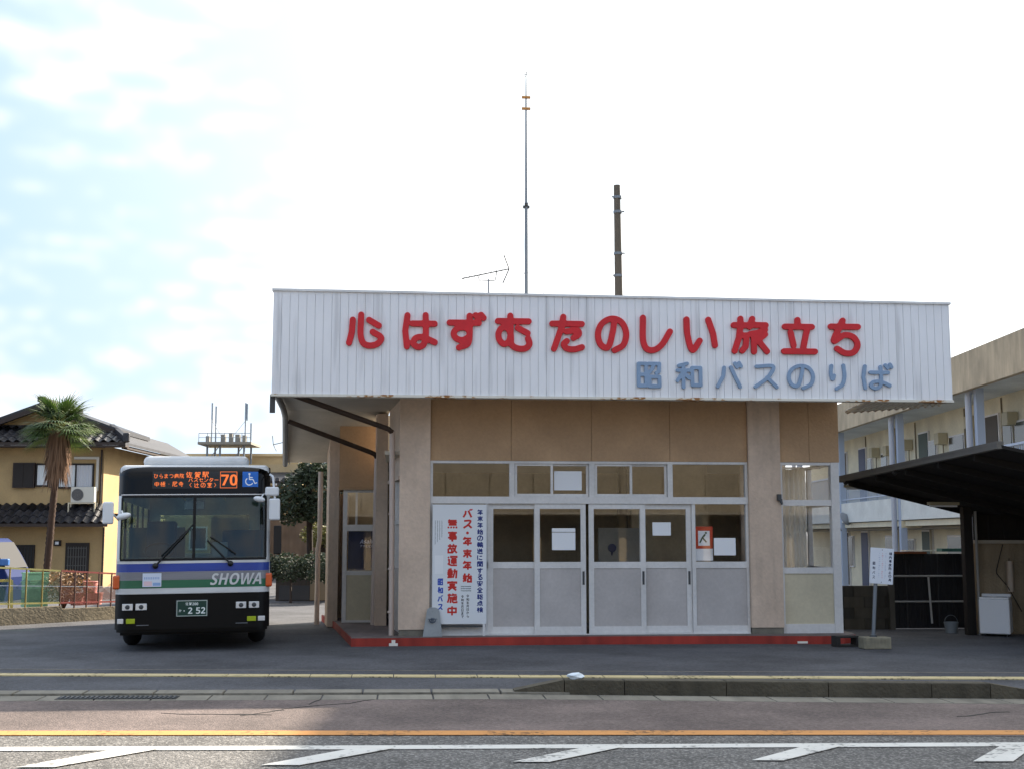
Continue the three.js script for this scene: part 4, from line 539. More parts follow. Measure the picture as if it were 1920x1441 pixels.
// ---------- house on the left, palm, fence ----------
{
  const H = plotThing('yellow_house', 'two-storey ochre house with grey tiled roofs behind the fence', 'house', 0, 0, 45);
  mesh('wall', [bx(-22, -14.35, 2.6, 4.95, -8, 0), bx(-22, -14.3, 0, 2.5, -8, -0.02)], mat.houseWall, H);
  mesh('gable_wall', poly3([[-19.2, 5.5, -0.6], [-14.2, 5.5, -0.6], [-16.6, 6.33, -0.6]], [[-19.2, 5.5, -0.9], [-14.2, 5.5, -0.9], [-16.6, 6.33, -0.9]]), mat.houseWall, H);
  // tile: S-shaped pantile
  const tg = (() => { const n = 8, P = [], U = [], w = 0.3, l = 0.42, f = (u) => 0.045 * Math.sin(u * Math.PI * 2 - 0.6); for (const o of [0, -0.015]) for (let i = 0; i < n; i++) { const a = i / n, b = (i + 1) / n, q = [[a * w, f(a) + o, 0], [b * w, f(b) + o, 0], [b * w, f(b) + o - 0.03, -l], [a * w, f(a) + o - 0.03, -l]]; for (const k of [0, 1, 2, 0, 2, 3]) { P.push(...q[k]); U.push(q[k][0], q[k][2]); } } for (let i = 0; i < n; i++) { const a = i / n, b = (i + 1) / n, q = [[a * w, f(a), 0], [b * w, f(b), 0], [b * w, f(b) - 0.03, 0], [a * w, f(a) - 0.03, 0]]; for (const k of [0, 2, 1, 0, 3, 2]) { P.push(...q[k]); U.push(q[k][0], q[k][1]); } } const g = new THREE.BufferGeometry(); g.setAttribute('position', new THREE.Float32BufferAttribute(P, 3)); g.setAttribute('uv', new THREE.Float32BufferAttribute(U, 2)); g.computeVertexNormals(); return g; })();
  const tm = [mat.tile, M('#47464a', 0.45, { map: tileT }), M('#333236', 0.5, { map: tileT })];
  const tiled = (nm, x0, x1, yA, zA, yB, zB, cutR) => { // sloped roof: slab with tiles
    const r = mesh(nm, poly3([[x0, yA, zA], [x1, yA, zA], [x1 - cutR, yB, zB], [x0, yB, zB]], [[x0, yA - 0.1, zA], [x1, yA - 0.1, zA], [x1 - cutR, yB - 0.1, zB], [x0, yB - 0.1, zB]]), mat.brown, H);
    const L = Math.hypot(yB - yA, zA - zB), rows = Math.ceil(L / 0.38), ang = Math.atan2(yB - yA, zA - zB);
    for (let k = 0; k < rows; k++) for (let x = x0; x + 0.3 < x1 - cutR * (k + 0.6) / rows; x += 0.3) { const t = mesh('tile', tg, tm[Math.floor(hash2(Math.round(x * 10), k, 5) * 3)], r), s = Math.min(k * 0.38, L - 0.4); t.position.set(x, yA + 0.06 + s * Math.sin(ang), zA + 0.03 - s * Math.cos(ang)); t.rotation.x = ang; }
    return r;
  };
  tiled('skirt_roof', -20.2, -13.35, 5.0, 0.9, 5.62, -0.5, 0.9);
  tiled('pent_roof', -20.2, -13.85, 2.2, 0.95, 2.86, 0.02, 0.3);
  mesh('side_skirt_roof', poly3([[-13.35, 5.0, 0.9], [-13.35, 5.0, -9], [-14.3, 5.62, -8], [-14.25, 5.62, -0.5]], [[-13.35, 4.9, 0.9], [-13.35, 4.9, -9], [-14.3, 5.52, -8], [-14.25, 5.52, -0.5]]), mat.tile, H);
  mesh('main_roof', [poly3([[-16.6, 6.5, 0.0], [-13.9, 5.55, 0.0], [-13.9, 5.55, -4], [-16.6, 6.5, -4]], [[-16.6, 6.35, 0.0], [-13.9, 5.4, 0.0], [-13.9, 5.4, -4], [-16.6, 6.35, -4]]), poly3([[-16.6, 6.5, -4], [-19.6, 5.4, -4], [-19.6, 5.4, 0.0], [-16.6, 6.5, 0.0]], [[-16.6, 6.35, -4], [-19.6, 5.25, -4], [-19.6, 5.25, 0.0], [-16.6, 6.35, 0.0]])], mat.tile, H);
  const rd = mesh('ridge', [beam([-16.6, 6.54, 0.05], [-16.6, 6.54, -4], 0.2, 0.2), beam([-14.3, 5.66, -0.55], [-13.3, 5.08, 0.95], 0.16, 0.2), bx(-20, -14.3, 5.6, 5.72, -0.62, -0.5)], mat.tile, H); mesh('ridge_end', rbx(-13.42, -13.2, 5.0, 5.32, 0.85, 1.02, 0.04), mat.tile, rd); mesh('ridge_end', rbx(-16.75, -16.45, 6.48, 6.68, 0, 0.15, 0.04), mat.tile, rd);
  mesh('eave_board', [bx(-20.2, -13.35, 4.84, 4.9, 0.5, 0.88), bx(-13.6, -13.4, 4.8, 4.9, -9, 0.5)], mat.brown, H); for (let i = 0; i < 9; i++) mesh('rafter_end', bx(-20 + i * 0.8, -19.92 + i * 0.8, 4.86, 4.94, 0, 0.8), mat.brown, H);
  mesh('verge_board', [beam([-16.6, 6.32, 0.02], [-19.6, 5.22, 0.02], 0.05, 0.16), beam([-16.6, 6.32, 0.02], [-13.95, 5.4, 0.02], 0.05, 0.16), bx(-18.3, -18.1, 5.75, 5.95, -0.3, 0.05)], mat.brown, H);
  const win = (x0, x1, y0, y1, panes) => { const w = mesh('window_frame', [bx(x0, x1, y0, y0 + 0.06, 0, 0.06), bx(x0, x1, y1 - 0.06, y1, 0, 0.06), bx(x0, x0 + 0.05, y0 + 0.06, y1 - 0.06, 0, 0.06), bx(x1 - 0.05, x1, y0 + 0.06, y1 - 0.06, 0, 0.06), ...(panes > 1 ? [bx((x0 + x1) / 2 - 0.025, (x0 + x1) / 2 + 0.025, y0 + 0.06, y1 - 0.06, 0, 0.055)] : [])], mat.woodDark, H); for (let i = 0; i < panes; i++) { const a = x0 + 0.05 + i * (x1 - x0 - 0.1) / panes, b = a + (x1 - x0 - 0.1) / panes; mesh('pane', bx(a, b, y0 + 0.06, y1 - 0.06, 0.03, 0.036), mat.glass, w); const cg = new THREE.PlaneGeometry(b - a, y1 - y0 - 0.1, 24, 1), cp = cg.attributes.position; for (let k = 0; k < cp.count; k++) cp.setZ(k, 0.012 * Math.sin(cp.getX(k) * 60)); cg.computeVertexNormals(); cg.translate((a + b) / 2, (y0 + y1) / 2, 0.013); mesh('curtain', cg, M(i ? '#c4c2c4' : '#dcdedc', 0.95), w); } return w; };
  win(-15.95, -14.68, 3.44, 4.32, 2); win(-16.72, -16.25, 3.5, 4.32, 1);
  const sh = mesh('shutter_box', bx(-17.5, -16.74, 3.46, 4.34, 0, 0.12), mat.brown, H); mesh('shutter_panel', bx(-17.46, -17.13, 3.5, 4.3, 0.12, 0.135), mat.woodDark, sh); mesh('shutter_panel', bx(-17.11, -16.78, 3.5, 4.3, 0.12, 0.135), mat.woodDark, sh); mesh('shutter_box', bx(-16.2, -15.98, 3.46, 4.34, 0, 0.1), mat.brown, H);
  const w3 = mesh('ground_window', bx(-17.5, -16.65, 0.6, 1.48, -0.02, 0.04), mat.woodDark, H); for (let i = 0; i < 7; i++) mesh('window_bar', bx(-17.42 + i * 0.11, -17.39 + i * 0.11, 0.65, 1.42, 0.04, 0.06), mat.black, w3);
  const dr = mesh('door', bx(-15.57, -14.75, 0, 1.55, -0.02, 0.04), mat.woodDark, H); for (let i = 0; i < 8; i++) mesh('door_bar', bx(-15.48 + i * 0.09, -15.45 + i * 0.09, 0.1, 1.42, 0.04, 0.055), M('#55534f', 0.6), dr); for (let i = 0; i < 5; i++) mesh('door_rail', bx(-15.5, -14.82, 0.15 + i * 0.3, 0.18 + i * 0.3, 0.055, 0.062), M('#55534f', 0.6), dr);
  const lb = mesh('porch_lamp', bx(-15.98, -15.74, 1.44, 1.64, -0.02, 0.08), mat.woodDark, H); mesh('lamp_lens', bx(-15.92, -15.8, 1.49, 1.59, 0.08, 0.09), mat.paper, lb);
  mesh('drainpipe', [bar([-14.42, 4.8, 0.06], [-14.42, 2.9, 0.06], 0.035), bar([-14.25, 2.1, 0.06], [-14.25, 0, 0.06], 0.035)], mat.brown, H);
  mesh('duct', [bx(-15.38, -14.5, 4.46, 4.55, 0.02, 0.09), bx(-14.59, -14.5, 3.35, 4.46, 0.02, 0.09)], M('#d8d2c4', 0.6), H);
  const ac = plotThing('air_conditioner', 'white outdoor air conditioner on stand above the pent roof', 'air conditioner', -14.93, 2.62, 44.75);
  mesh('casing', rbx(-0.41, 0.41, 0.32, 0.86, -0.15, 0.15, 0.02), M('#d9d4c6', 0.5), ac); mesh('fan_grille', new THREE.CylinderGeometry(0.2, 0.2, 0.02, 28).rotateX(Math.PI / 2).translate(-0.17, 0.59, 0.155), M('#6d6a66', 0.6), ac);
  for (let i = 0; i < 4; i++) mesh('grille_ring', new THREE.TorusGeometry(0.05 * (i + 1), 0.006, 5, 24).translate(-0.17, 0.59, 0.168), mat.steelDark, ac);
  mesh('stand', [bx(-0.5, 0.45, 0.28, 0.32, -0.14, -0.1), bx(-0.5, 0.45, 0.28, 0.32, 0.1, 0.14)], M('#d8ccb0', 0.6), ac); for (const x of [-0.5, 0.41]) for (const z of [-0.14, 0.1]) mesh('stand_leg', bx(x, x + 0.04, -0.15, 0.28, z, z + 0.04), M('#d8ccb0', 0.6), ac);
}
{ // fan palm
  const P = plotThing('fan_palm', 'tall fan palm with shaggy brown skirt in front of the ochre house', 'palm tree', -13.72, 0, 38), r = rng(77);
  const tr = new THREE.CylinderGeometry(0.085, 0.105, 4.3, 16, 60), tp = tr.attributes.position; for (let i = 0; i < tp.count; i++) { const y = tp.getY(i), k = 1 + 0.12 * Math.sin(y * 40) + 0.12 * hash2(Math.round(y * 30), Math.round(Math.atan2(tp.getZ(i), tp.getX(i)) * 5), 3); tp.setX(i, tp.getX(i) * k + (y + 2.15) * 0.05); tp.setZ(i, tp.getZ(i) * k); } tr.computeVertexNormals(); tr.translate(0, 2.15, 0); mesh('trunk', tr, M('#5a4334', 0.95, { map: fibreT }), P);
  const strip = (o, d, len, w, droop, P3) => { const s = V(-d.z, 0, d.x).normalize(); let p = o.clone(), v = d.clone(); const n = 3; for (let k = 0; k < n; k++) { const q = p.clone().addScaledVector(v, len / n), w0 = w * (1 - k / n), w1 = w * (1 - (k + 1) / n) + 0.002; const A = p.clone().addScaledVector(s, w0), B = p.clone().addScaledVector(s, -w0), C = q.clone().addScaledVector(s, w1), D = q.clone().addScaledVector(s, -w1); for (const t of [A, B, C, B, D, C]) P3.push(t.x, t.y, t.z); p = q; v = v.clone().add(V(0, -droop, 0)).normalize(); } };
  const mk = (a) => { const g = new THREE.BufferGeometry(); g.setAttribute('position', new THREE.Float32BufferAttribute(a, 3)); g.setAttribute('uv', new THREE.Float32BufferAttribute(new Float32Array(a.length / 3 * 2).map((_, i) => (i % 7) / 7), 2)); g.computeVertexNormals(); return g; };
  const sk = []; for (let i = 0; i < 420; i++) { const a = r() * 6.28, y = 3.75 + r() * 1.15, R0 = 0.16 + 0.1 * r(); strip(V(0.22 + Math.cos(a) * R0, y, Math.sin(a) * R0), V(Math.cos(a) * 0.35, -1, Math.sin(a) * 0.35).normalize(), 0.35 + r() * 0.5, 0.02 + 0.03 * r(), 0.3, sk); } mesh('dead_frond_skirt', mk(sk), M('#7d6049', 0.95, { side: THREE.DoubleSide }), P);
  const stems = [], fans = [[], []];
  for (let i = 0; i < 64; i++) { const a = r() * 6.28, el = -0.55 + 1.75 * Math.pow(r(), 0.8), d = V(Math.cos(a) * Math.cos(el), Math.sin(el), Math.sin(a) * Math.cos(el)), o = V(0.22, 4.85 + 0.15 * r(), 0), L = 0.4 + 0.25 * r(), e = o.clone().addScaledVector(d, L); stems.push(bar([o.x, o.y, o.z], [e.x, e.y, e.z], 0.014, 0.01, 5));
    const up = Math.abs(d.y) > 0.95 ? V(1, 0, 0) : V(0, 1, 0), s = d.clone().cross(up).normalize(); for (let k = 0; k < 24; k++) { const t = (k / 23 - 0.5) * 3.3, dir = d.clone().multiplyScalar(Math.cos(t)).addScaledVector(s, Math.sin(t)).add(V(0, 0.06 * (r() - 0.5), 0)).normalize(); strip(e, dir, 0.55 + 0.2 * Math.cos(t) + 0.1 * r(), 0.034, 0.24 + 0.12 * r(), fans[i % 2]); } }
  mesh('frond_stems', stems, M('#8a8a44', 0.7), P); mesh('crown', mk(fans[0]), leafM('#4d6b2c'), P); mesh('crown', mk(fans[1]), leafM('#6b8038'), P);
}
{ // fence on a low concrete wall
  const A = [-7.84, -5.21], D = [1.78, -1.85], at = (t) => [A[0] + D[0] * t, A[1] + D[1] * t], L = Math.hypot(...D), n = [D[1] / L * 0.08, -D[0] / L * 0.08];
  const F = thing('mesh_fence', 'low mesh fence with yellow and faded red rails on a stained concrete wall', 'fence');
  const seg = (t0, t1, y0, y1, k) => { const a = at(t0), b = at(t1); return slab([[a[0] - n[0] * k, a[1] - n[1] * k], [b[0] - n[0] * k, b[1] - n[1] * k], [b[0] + n[0] * k, b[1] + n[1] * k], [a[0] + n[0] * k, a[1] + n[1] * k]], y0, y1); };
  mesh('base_wall', [seg(-1.5, 0.5, 0, 0.33, 1), seg(0.5, 1.7, 0, 0.27, 1)], M('#a89a80', 0.92, { map: stainT, bumpMap: stuccoB, bumpScale: 0.008 }), F);
  const ts = [-1.1, -0.93, -0.76, -0.59, -0.42, -0.25, -0.09, 0.06, 0.2, 0.34, 0.5, 0.63, 0.74, 0.85, 0.97, 1.1, 1.25, 1.4], top = (t) => 1.13 - 0.17 * t;
  for (const t of ts) { const [x, z] = at(t); mesh('post', bar([x, 0.25, z], [x, top(t) + 0.02, z], 0.018), t < 0.5 ? M('#8a7a3c', 0.7) : M('#5a4038', 0.8), F); }
  const yR = M('#cfc37a', 0.7), rR = M('#b5645a', 0.8), wire = M('#5c7a64', 0.7), wireR = M('#9a6a58', 0.8);
  for (let i = 0; i + 1 < ts.length; i++) {
    const t0 = ts[i], t1 = ts[i + 1], a = at(t0), b = at(t1), R = t0 >= 0.5; for (const y of [0.42, 'top']) mesh('rail', beam([a[0], y === 'top' ? top(t0) : y - 0.05 * t0, a[1]], [b[0], y === 'top' ? top(t1) : y - 0.05 * t1, b[1]], 0.03, 0.035), R ? rR : yR, F);
    const g = [], N = Math.max(5, Math.round((t1 - t0) * L / 0.032)); for (let k = 0; k < N * 2; k++) for (const s of [-1, 1]) { const u0 = k / N - 0.5, u1 = u0 + s * 0.7 / ((t1 - t0) * L); const c0 = Math.max(0, Math.min(1, u0)), c1 = Math.max(0, Math.min(1, u1)); if (c0 === c1) continue; const f = (u) => { const t = t0 + (t1 - t0) * u, q = at(t), w = (u - u0) / (u1 - u0); return [q[0], 0.42 + (top(t) - 0.44) * w, q[1]]; }; g.push(bar(f(c0), f(c1), 0.005, 0.005, 3)); } if (g.length) mesh('wire_mesh', g, R ? wireR : wire, F);
    mesh('wire', beam([a[0], 0.78 - 0.1 * t0, a[1]], [b[0], 0.78 - 0.1 * t1, b[1]], 0.012, 0.012), mat.paper, F);
  }
  // things stored behind the fence
  const put = (t, back) => { const [x, z] = at(t); return [x + n[0] / 0.08 * back, 0, z + n[1] / 0.08 * back]; };
  for (let i = 0; i < 4; i++) { const p = put(0.44, 0.7), c = thing('green_crate', ['pale green plastic crate at the bottom of the stack behind the fence', 'pale green plastic crate second from the bottom of its stack', 'pale green plastic crate just under the topmost one of its stack', 'topmost pale green plastic crate of the stack behind the fence'][i], 'crate', [p[0], 0.3 + i * 0.18, p[2]], 0.7, 'green crates behind the fence'); const cm = M('#8fc09a', 0.6); mesh('crate_body', [bx(-0.22, 0.22, 0, 0.02, -0.15, 0.15), bx(-0.22, -0.2, 0.02, 0.165, -0.15, 0.15), bx(0.2, 0.22, 0.02, 0.165, -0.15, 0.15), bx(-0.2, 0.2, 0.02, 0.165, -0.15, -0.13), bx(-0.2, 0.2, 0.02, 0.165, 0.13, 0.15)], cm, c); mesh('rim', [bx(-0.235, 0.235, 0.14, 0.165, 0.15, 0.165), bx(-0.235, 0.235, 0.14, 0.165, -0.165, -0.15)], cm, c); }
  for (const [t, k, y] of [[0.78, 0.5, 0.3], [0.86, 0.55, 0.3], [0.95, 0.5, 0.3], [0.9, 0.5, 0.55]]) { const p = put(t, k), c = thing('pink_container', y > 0.4 ? 'faded pink plastic tub set on top of other pink tubs behind the fence' : 'faded pink plastic tub standing low behind the red fence panels', 'container', [p[0], y, p[2]], 0.8, 'pink containers behind the fence'); mesh('tub', new THREE.CylinderGeometry(0.16, 0.13, 0.24, 16).translate(0, 0.12, 0), M('#d08a80', 0.7), c); mesh('rim', new THREE.TorusGeometry(0.16, 0.012, 6, 20).rotateX(Math.PI / 2).translate(0, 0.24, 0), M('#d08a80', 0.7), c); }
  { const p = put(0.1, 0.6), f = thing('wooden_stand', 'yellow open wooden stand leaning behind the fence', 'stand', [p[0], 0.3, p[2]], 0.75); const m = M('#c9b45c', 0.7); mesh('frame_side', beam([-0.35, 0, 0], [-0.3, 0.55, -0.15], 0.05, 0.05), m, f); mesh('frame_side', beam([0.3, 0, 0], [0.35, 0.55, -0.15], 0.05, 0.05), m, f); mesh('frame_top', beam([-0.3, 0.55, -0.15], [0.35, 0.55, -0.15], 0.05, 0.05), m, f); }
  { const p = put(0.68, 0.6), b = thing('dry_bush', 'brown dry bush growing behind the red fence panels', 'bush', [p[0], 0.2, p[2]]); mesh('stems', Array.from({ length: 24 }, (_, i) => bar([0, 0, 0], [Math.cos(i) * 0.5 * hash2(i, 1, 2), 0.5 + 0.3 * hash2(i, 2, 2), Math.sin(i) * 0.5 * hash2(i, 3, 2)], 0.012, 0.004, 5)), M('#6b4a34', 0.95), b); mesh('foliage', leaves(900, [[0, 0.5, 0, 0.6, 0.35, 0.6]], 0.07, 12), leafM('#8a6a48'), b); }
}
{ // blue van nose behind the fence
  const [x, z] = plot(-11.72, 30), v = thing('blue_van', 'dark blue van with white lines showing only its front end', 'van', [x, 0, z], -YAW), pa = new THREE.MeshPhysicalMaterial({ color: '#1a2c5c', roughness: 0.7, specularIntensity: 0.25 }), vg = new THREE.MeshPhysicalMaterial({ color: '#0b0d10', roughness: 0.5, specularIntensity: 0.3 });
  const s = new THREE.Shape(); s.moveTo(-3.2, 0.3); s.lineTo(-0.1, 0.3); s.lineTo(-0.02, 0.8); s.lineTo(-0.12, 1.0); s.quadraticCurveTo(-0.4, 1.55, -0.6, 1.66); s.lineTo(-3.2, 1.72); s.closePath();
  mesh('body', new THREE.ExtrudeGeometry(s, { depth: 1.4, bevelEnabled: true, bevelSize: 0.05, bevelThickness: 0.05, bevelSegments: 3 }).translate(0, 0, -1.45), pa, v);
  mesh('windscreen', poly3([[-0.1, 1.0, 0], [-0.47, 1.6, 0], [-0.47, 1.6, -1.35], [-0.1, 1.0, -1.35]], [[-0.03, 1.02, 0], [-0.4, 1.62, 0], [-0.4, 1.62, -1.35], [-0.03, 1.02, -1.35]]), vg, v);
  mesh('side_window', poly3([[-0.35, 1.08, 0.012], [-0.62, 1.52, 0.012], [-1.5, 1.55, 0.012], [-1.5, 1.08, 0.012]], [[-0.35, 1.08, 0.002], [-0.62, 1.52, 0.002], [-1.5, 1.55, 0.002], [-1.5, 1.08, 0.002]]), mat.black, v);
  const mr = mesh('mirror', rbx(-0.12, 0.08, 1.08, 1.24, 0.05, 0.18, 0.03), M('#3d6fae', 0.3), v); mesh('mirror_arm', bar([-0.2, 1.1, 0], [-0.08, 1.14, 0.1], 0.02), mat.black, mr);
  for (const wx of [-0.75, -2.6]) { const w = mesh('wheel', new THREE.TorusGeometry(0.22, 0.09, 10, 22).translate(wx, 0.31, 0), mat.rubber, v); mesh('rim', new THREE.CylinderGeometry(0.17, 0.17, 0.1, 16).rotateX(Math.PI / 2).translate(wx, 0.31, 0), mat.steel, w); }
}

// ---------- right side: sign, walls, canopy, washing machine ----------
{
  const s = thing('forecourt_sign', 'white tilted notice sign on a steel pole in a concrete block', 'sign', [7.44, 0, 1.42]);
  const base = mesh('concrete_base', rbx(-0.22, 0.22, 0, 0.185, -0.14, 0.14, 0.02), M('#a39c86', 0.95, { map: stainT, bumpMap: stuccoB, bumpScale: 0.006 }), s);
  mesh('pole', bar([-0.02, 0.18, 0], [0.08, 1.5, 0], 0.03, 0.03, 12), mat.steel, s); mesh('pole_foot', new THREE.CylinderGeometry(0.05, 0.06, 0.03, 14).translate(-0.02, 0.2, 0), mat.steelDark, s);
  const b = mesh('sign_plate', rbx(-0.19, 0.19, -0.28, 0.28, -0.006, 0.006, 0.004), M('#d9dfe8', 0.5), s); b.position.set(0.135, 1.28, 0.045); b.rotation.z = -0.07;
  const t = canvasTex(456, 672, (x) => { x.fillStyle = '#dfe5ee'; x.fillRect(0, 0, 456, 672); [...'構内事故防止の為'].forEach((c, i) => drawGlyph(x, c, 366, 62 + i * 71, 56, 58, 9, '#1c2b4a')); [...'昭和バス'].forEach((c, i) => drawGlyph(x, c, 46, 262 + i * 88, 50, 58, 9, '#1c2b4a')); x.globalAlpha = 0.35; const q = rng(4); for (let k = 0; k < 3; k++) for (let i = 0; i < 13; i++) { x.fillStyle = k === 1 ? '#c8485a' : '#6a7fa8'; x.fillRect(160 + k * 62 + q() * 8, 90 + i * 38, 8 + 22 * q(), 6 + 16 * q()); } x.globalAlpha = 1; x.fillStyle = '#3a3f4a'; for (const [a, c] of [[228, 28], [228, 644]]) { x.beginPath(); x.arc(a, c, 9, 0, 7); x.fill(); } });
  const g = new THREE.PlaneGeometry(0.37, 0.55); g.translate(0, 0, 0.0075); mesh('sign_print', g, new THREE.MeshStandardMaterial({ map: t, roughness: 0.5 }), b);
  const cb = thing('concrete_block', 'dark hollow concrete block lying beside the station plinth', 'block', [7.12, 0, 1.0], 0.15); mesh('block_body', [bx(-0.2, 0.2, 0, 0.03, -0.1, 0.1), bx(-0.2, 0.2, 0.14, 0.17, -0.1, 0.1), bx(-0.2, -0.14, 0.03, 0.14, -0.1, 0.1), bx(0.14, 0.2, 0.03, 0.14, -0.1, 0.1)], M('#2c2a28', 0.9), cb);

  // block wall of courses
  const W = thing('block_wall', 'low dark mossy concrete block wall beside the black panel fence', 'wall'); const wm = [M('#57534b', 0.95, { map: stainT }), M('#4c4942', 0.95, { map: stainT }), M('#605b50', 0.95, { map: stainT })];
  for (let r = 0; r < 4; r++) for (let i = 0; i < 5; i++) { const x0 = Math.max(7.75, 7.6 + i * 0.4 + (r % 2 ? 0.2 : 0)), x1 = Math.min(9.32, 8.0 + i * 0.4 + (r % 2 ? 0.2 : 0)); if (x1 - x0 > 0.05) mesh('wall_block', bx(x0 + 0.004, x1 - 0.004, r * 0.205, r * 0.205 + 0.2, -2.85, -2.7 + 0.004 * hash2(r, i, 3)), wm[(r * 3 + i) % 3], W); }
  mesh('wall_core', bx(7.76, 9.3, 0, 0.8, -2.84, -2.72), wm[1], W);
  const B = thing('black_panel_fence', 'tall blackened corrugated panel fence with pale horizontal pipes', 'fence');
  for (let i = 0; i < 5; i++) { const x = 9.33 + i * 0.31, p = mesh('panel', bx(x, x + 0.3, 0.02, 1.42, -2.72, -2.69 + 0.01 * (i % 2)), mat.blackPanel, B); for (let k = 0; k < 3; k++) mesh('corrugation', bar([x + 0.05 + k * 0.1, 0.03, -2.685], [x + 0.05 + k * 0.1, 1.41, -2.685], 0.014, 0.014, 6), mat.blackPanel, p); }
  mesh('post', bx(9.26, 9.36, 0, 1.1, -2.68, -2.6), M('#6b675e', 0.9, { map: stainT }), B); for (const y of [0.52, 1.0]) mesh('pipe', bar([9.3, y, -2.64], [10.9, y, -2.64], 0.018), M('#a9a9a6', 0.6), B); mesh('pipe', bar([10.03, 0.12, -2.5], [9.99, 0.98, -2.5], 0.02), M('#b9b9b6', 0.6), B);
  mesh('top_board', bx(9.36, 10.0, 1.42, 1.46, -2.8, -2.55), M('#7a4a2c', 0.8), B); mesh('top_board', bx(10.3, 10.9, 1.46, 1.52, -2.8, -2.55), M('#3a6a60', 0.7), B); mesh('top_board', bx(9.7, 10.7, 1.465, 1.485, -3.1, -2.82), M('#c9c9b8', 0.7), B);
  // canopy
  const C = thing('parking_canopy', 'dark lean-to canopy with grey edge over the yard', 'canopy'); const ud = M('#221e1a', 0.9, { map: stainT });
  const T = [[8.19, 2.8, -2.04], [8.78, 3.07, 3.2], [12.6, 2.3, 3.2], [12.0, 1.9, -2.2]];
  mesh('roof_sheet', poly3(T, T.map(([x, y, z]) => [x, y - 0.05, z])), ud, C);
  mesh('edge_gutter', [beam([8.17, 2.8, -2.06], [8.76, 3.07, 3.2], 0.12, 0.11)], M('#77736c', 0.85, { map: stainT }), C);
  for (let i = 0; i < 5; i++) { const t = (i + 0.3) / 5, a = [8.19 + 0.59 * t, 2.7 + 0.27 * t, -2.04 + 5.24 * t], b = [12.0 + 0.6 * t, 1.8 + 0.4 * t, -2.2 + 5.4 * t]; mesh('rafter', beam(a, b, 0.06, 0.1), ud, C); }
  for (const t of [0.05, 0.4]) mesh('gutter_bracket', beam([8.12 + 0.59 * t, 2.68 + 0.27 * t, -2.0 + 5.24 * t], [8.3 + 0.59 * t, 2.86 + 0.27 * t, -2.0 + 5.24 * t], 0.04, 0.06), mat.dark, C);
  mesh('post', bx(10.12, 10.28, 0, 2.28, -1.3, -1.15), ud, C); mesh('drain', bar([10.34, 0, -1.15], [10.34, 2.2, -1.15], 0.025), M('#8d8a84', 0.6), C);
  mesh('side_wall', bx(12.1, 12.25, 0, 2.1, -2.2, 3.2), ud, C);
  for (const [x, y, z] of [[9.6, 2.28, -0.8], [8.45, 2.62, -1.8]]) { const f = thing('fluorescent_fixture', x > 9 ? 'unlit fluorescent tube fixture under the canopy near its post' : 'unlit fluorescent tube fixture at the canopy tip', 'lamp fixture', [x, y, z], 0.2); mesh('housing', bx(-0.3, 0.3, 0.02, 0.07, -0.05, 0.05), M('#a39a80', 0.6), f); mesh('tube', bar([-0.28, 0, 0], [0.28, 0, 0], 0.016), mat.paper, f); }
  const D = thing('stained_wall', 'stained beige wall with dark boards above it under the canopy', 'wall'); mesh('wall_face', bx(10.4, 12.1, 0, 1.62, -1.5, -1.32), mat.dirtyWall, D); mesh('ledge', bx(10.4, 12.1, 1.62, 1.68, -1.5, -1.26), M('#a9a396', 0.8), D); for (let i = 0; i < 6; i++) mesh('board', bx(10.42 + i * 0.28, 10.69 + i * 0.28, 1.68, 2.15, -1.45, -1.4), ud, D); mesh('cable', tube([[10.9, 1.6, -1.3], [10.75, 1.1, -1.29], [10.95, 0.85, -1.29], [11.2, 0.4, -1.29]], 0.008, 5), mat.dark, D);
  const tw = thing('towel', 'pale towel hanging on the stained wall', 'towel', [11.0, 0.75, -1.3]); const tgm = new THREE.PlaneGeometry(0.16, 0.55, 8, 8), tp = tgm.attributes.position; for (let i = 0; i < tp.count; i++) tp.setZ(i, 0.02 * Math.sin(tp.getX(i) * 50) + 0.02); tgm.computeVertexNormals(); tgm.translate(0, 0.28, 0); mesh('cloth', tgm, M('#b5a695', 0.95, { side: THREE.DoubleSide }), tw); mesh('hook', bar([0, 0.55, 0], [0, 0.6, 0.02], 0.006), mat.dark, tw);
  const wa = thing('washing_machine', 'white top-loading washing machine under the canopy', 'washing machine', [10.55, 0, -0.95], -0.55); wa.scale.setScalar(0.88); mesh('cabinet', rbx(-0.29, 0.29, 0.05, 0.74, -0.27, 0.27, 0.03, 3), M('#dfe2e6', 0.4), wa); mesh('lid', rbx(-0.28, 0.28, 0.74, 0.775, -0.22, 0.26, 0.012), M('#e6e8ea', 0.35), wa); mesh('control_panel', rbx(-0.28, 0.28, 0.775, 0.83, -0.26, -0.16, 0.01), M('#cfd2d6', 0.4), wa); for (const x of [-0.22, 0.22]) for (const z of [-0.2, 0.2]) mesh('foot', new THREE.CylinderGeometry(0.025, 0.03, 0.05, 10).translate(x, 0.025, z), mat.black, wa);
  const bk = thing('bucket', 'grey plastic bucket at the foot of the canopy post', 'bucket', [10.05, 0, -1.7]); mesh('tub', new THREE.CylinderGeometry(0.13, 0.1, 0.2, 16, 1, true).translate(0, 0.1, 0), M('#7c858c', 0.6, { side: THREE.DoubleSide }), bk); mesh('handle', new THREE.TorusGeometry(0.12, 0.005, 5, 18, Math.PI).translate(0, 0.2, 0), mat.steel, bk);
}
